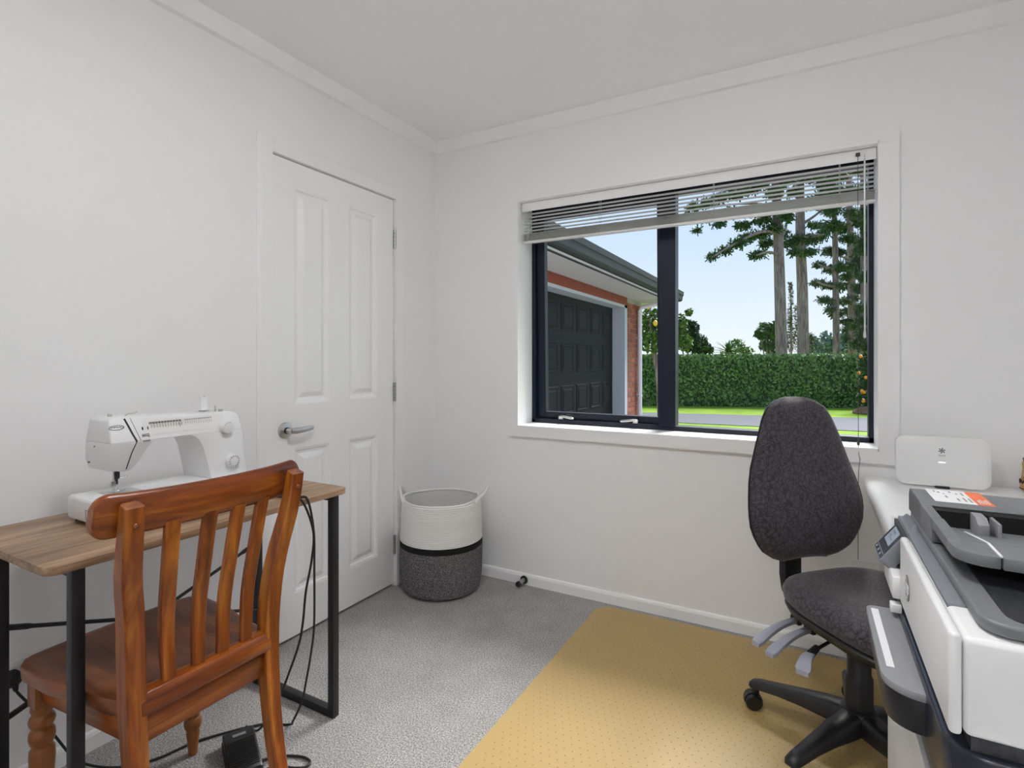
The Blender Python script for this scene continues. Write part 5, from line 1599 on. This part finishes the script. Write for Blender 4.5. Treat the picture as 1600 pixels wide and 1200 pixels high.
# ------------------------------------------------------------------ other garden plants
def shrub(name, label, cat, px, py, depth, blobs, mat, n, size, asp=0.5, stem=True, group=None, tri=False, shell=0.35):
    b = at(px, py, depth); b.z = GZ
    t = thing(name, label, cat, b, group=group)
    m = MB(); k_ = depth / FPX
    for bx, by, rx, ry in blobs:
        leaves(m, at(bx, by, depth + rng.uniform(-0.2, 0.2)), (rx * k_, 0.7 * rx * k_, ry * k_), int(n * rx * ry / 400) + 30, size, asp, shell, 0.2, tri)
    fol('leaves', m, mat, t)
    if stem:
        m = MB()
        for bx, by, rx, ry in blobs[:4]:
            e_ = at(bx, by, depth)
            m.tube(spline([b, b.lerp(e_, 0.5) + Vector((0.05, 0, 0.1)), e_], 4), [0.04] * 8 + [0.02], 7)
        part('stem', m, 'pine_bark', t)
    return t
lm = shrub('lemon_tree', 'lemon tree with yellow fruit behind the garage corner', 'tree', 1030, 560, 12.4,
      [(1015, 495, 16, 18), (1032, 515, 22, 22), (1018, 535, 18, 18), (1055, 520, 18, 18), (1045, 490, 14, 14), (1064, 505, 10, 14), (1070, 535, 12, 14), (1076, 488, 6, 6), (1005, 520, 12, 22)], 'lemon_leaves', 330, 0.055)
lem = MB().ellipsoid((0, 0, 0), 0.05, 0.05, 0.065, 12, 8).mesh('lemon')
for px, py, dz in ((1013, 479, -0.5), (1050, 541, -0.5), (1024, 505, -0.5)):
    o = link('lemon', lem, 'lemon_peel', lm); o.location = at(px, py, 12.4 + dz) - lm.location
shrub('round_tree', 'round dark evergreen tree behind the hedge left of the palm', 'tree', 1075, 560, 30, [(1072, 528, 22, 22), (1088, 537, 20, 17), (1060, 520, 18, 18), (1100, 546, 14, 10), (1078, 512, 14, 12)], 'dark_leaves', 420, 0.14)
shrub('leafy_tree', 'bushy green tree behind the hedge left of the twin pines', 'tree', 1198, 560, 31, [(1196, 515, 12, 12), (1204, 530, 15, 18), (1188, 522, 9, 8), (1206, 545, 12, 10), (1194, 540, 8, 8), (1213, 512, 8, 12)], 'mid_leaves', 420, 0.14)
shrub('cypress', 'slim brownish conifer standing between the twin pine trunks', 'tree', 1236, 560, 36, [(1235, 530, 8, 24), (1234, 495, 5, 22), (1236, 462, 3.5, 20), (1235, 447, 3, 8)], 'brown_foliage', 620, 0.11, tri=True)
shrub('cypress', 'broad brownish conifer showing behind the right twin trunk', 'tree', 1250, 560, 38, [(1248, 528, 13, 26), (1246, 492, 7, 22), (1262, 538, 10, 18), (1266, 525, 6, 8)], 'brown_foliage', 520, 0.12, tri=True)
shrub('low_bush', 'pale green low bush behind hedge right of the palm', 'bush', 1165, 560, 27, [(1152, 540, 13, 12), (1165, 549, 12, 7), (1140, 550, 14, 6)], 'pale_leaves', 420, 0.10)
# palm: stiff arching blades
b = at(1138, 556, 25); b.z = GZ
pt = thing('palm', 'spiky palm crown showing above the hedge', 'palm', b)
part('trunk', MB().tube([b, at(1138, 556, 25), at(1138, 549, 25)], [0.16, 0.13, 0.12], 10), 'pine_bark', pt)
cen = at(1138, 551, 25)
for i in range(46):
    az = rng.uniform(0, 2 * PI); el = rng.uniform(0.05, 1.35); L_ = rng.uniform(0.55, 0.95)
    dv = Vector((math.cos(az) * math.cos(el), math.sin(az) * math.cos(el), math.sin(el)))
    sd = dv.cross(Vector((0, 0, 1))).normalized()
    wv = 0.055
    rings = []
    for t_ in (0, 0.3, 0.65, 1.0):
        p = cen + dv * (L_ * t_) + Vector((0, 0, -0.28 * t_ * t_ * L_))
        w_ = wv * (1 - 0.92 * t_ ** 2); h_ = 0.008
        rings.append([p + sd * w_, p + Vector((0, 0, -h_ - 0.25 * w_)), p - sd * w_, p + Vector((0, 0, h_ - 0.25 * w_))])
    part('frond', MB().loft(rings), 'palm_leaves', pt, smooth=False)
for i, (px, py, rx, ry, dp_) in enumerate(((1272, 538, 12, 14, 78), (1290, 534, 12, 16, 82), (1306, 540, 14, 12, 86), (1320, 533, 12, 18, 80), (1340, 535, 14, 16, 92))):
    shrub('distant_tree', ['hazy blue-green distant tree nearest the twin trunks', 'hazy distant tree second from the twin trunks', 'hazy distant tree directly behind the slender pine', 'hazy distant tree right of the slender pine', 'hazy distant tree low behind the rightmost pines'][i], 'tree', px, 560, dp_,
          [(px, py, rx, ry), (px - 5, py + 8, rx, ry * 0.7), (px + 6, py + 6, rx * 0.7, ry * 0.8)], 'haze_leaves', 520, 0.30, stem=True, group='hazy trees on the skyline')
og = shrub('orange_tree', 'small citrus bush with orange fruit at the right window edge', 'bush', 1362, 640, 14.7, [(1380, 575, 20, 24), (1385, 610, 22, 24), (1352, 565, 10, 16), (1362, 590, 18, 22), (1356, 620, 14, 18), (1366, 560, 12, 18), (1348, 600, 8, 16), (1372, 620, 14, 18)], 'orange_leaves', 420, 0.05)
orm = MB().ellipsoid((0, 0, 0), 0.045, 0.045, 0.045, 12, 8).mesh('orange')
for px, py, dz in ((1342, 583, -0.35), (1347, 611, -0.4), (1350, 613, -0.38), (1345, 557, -0.3), (1353, 590, -0.4), (1349, 627, -0.35)):
    o = link('orange', orm, 'orange_peel', og); o.location = at(px, py, 14.7 + dz) - og.location
c = at(1366, 648, 14.3); c.z = GZ
solo('mulch_mound', MB().ellipsoid((c.x, c.y, GZ + 0.02), 0.50, 0.36, 0.19, 18, 8), 'bark_mulch', 'low brown mulch mound under the citrus bush', 'mound', (c.x, c.y, GZ))
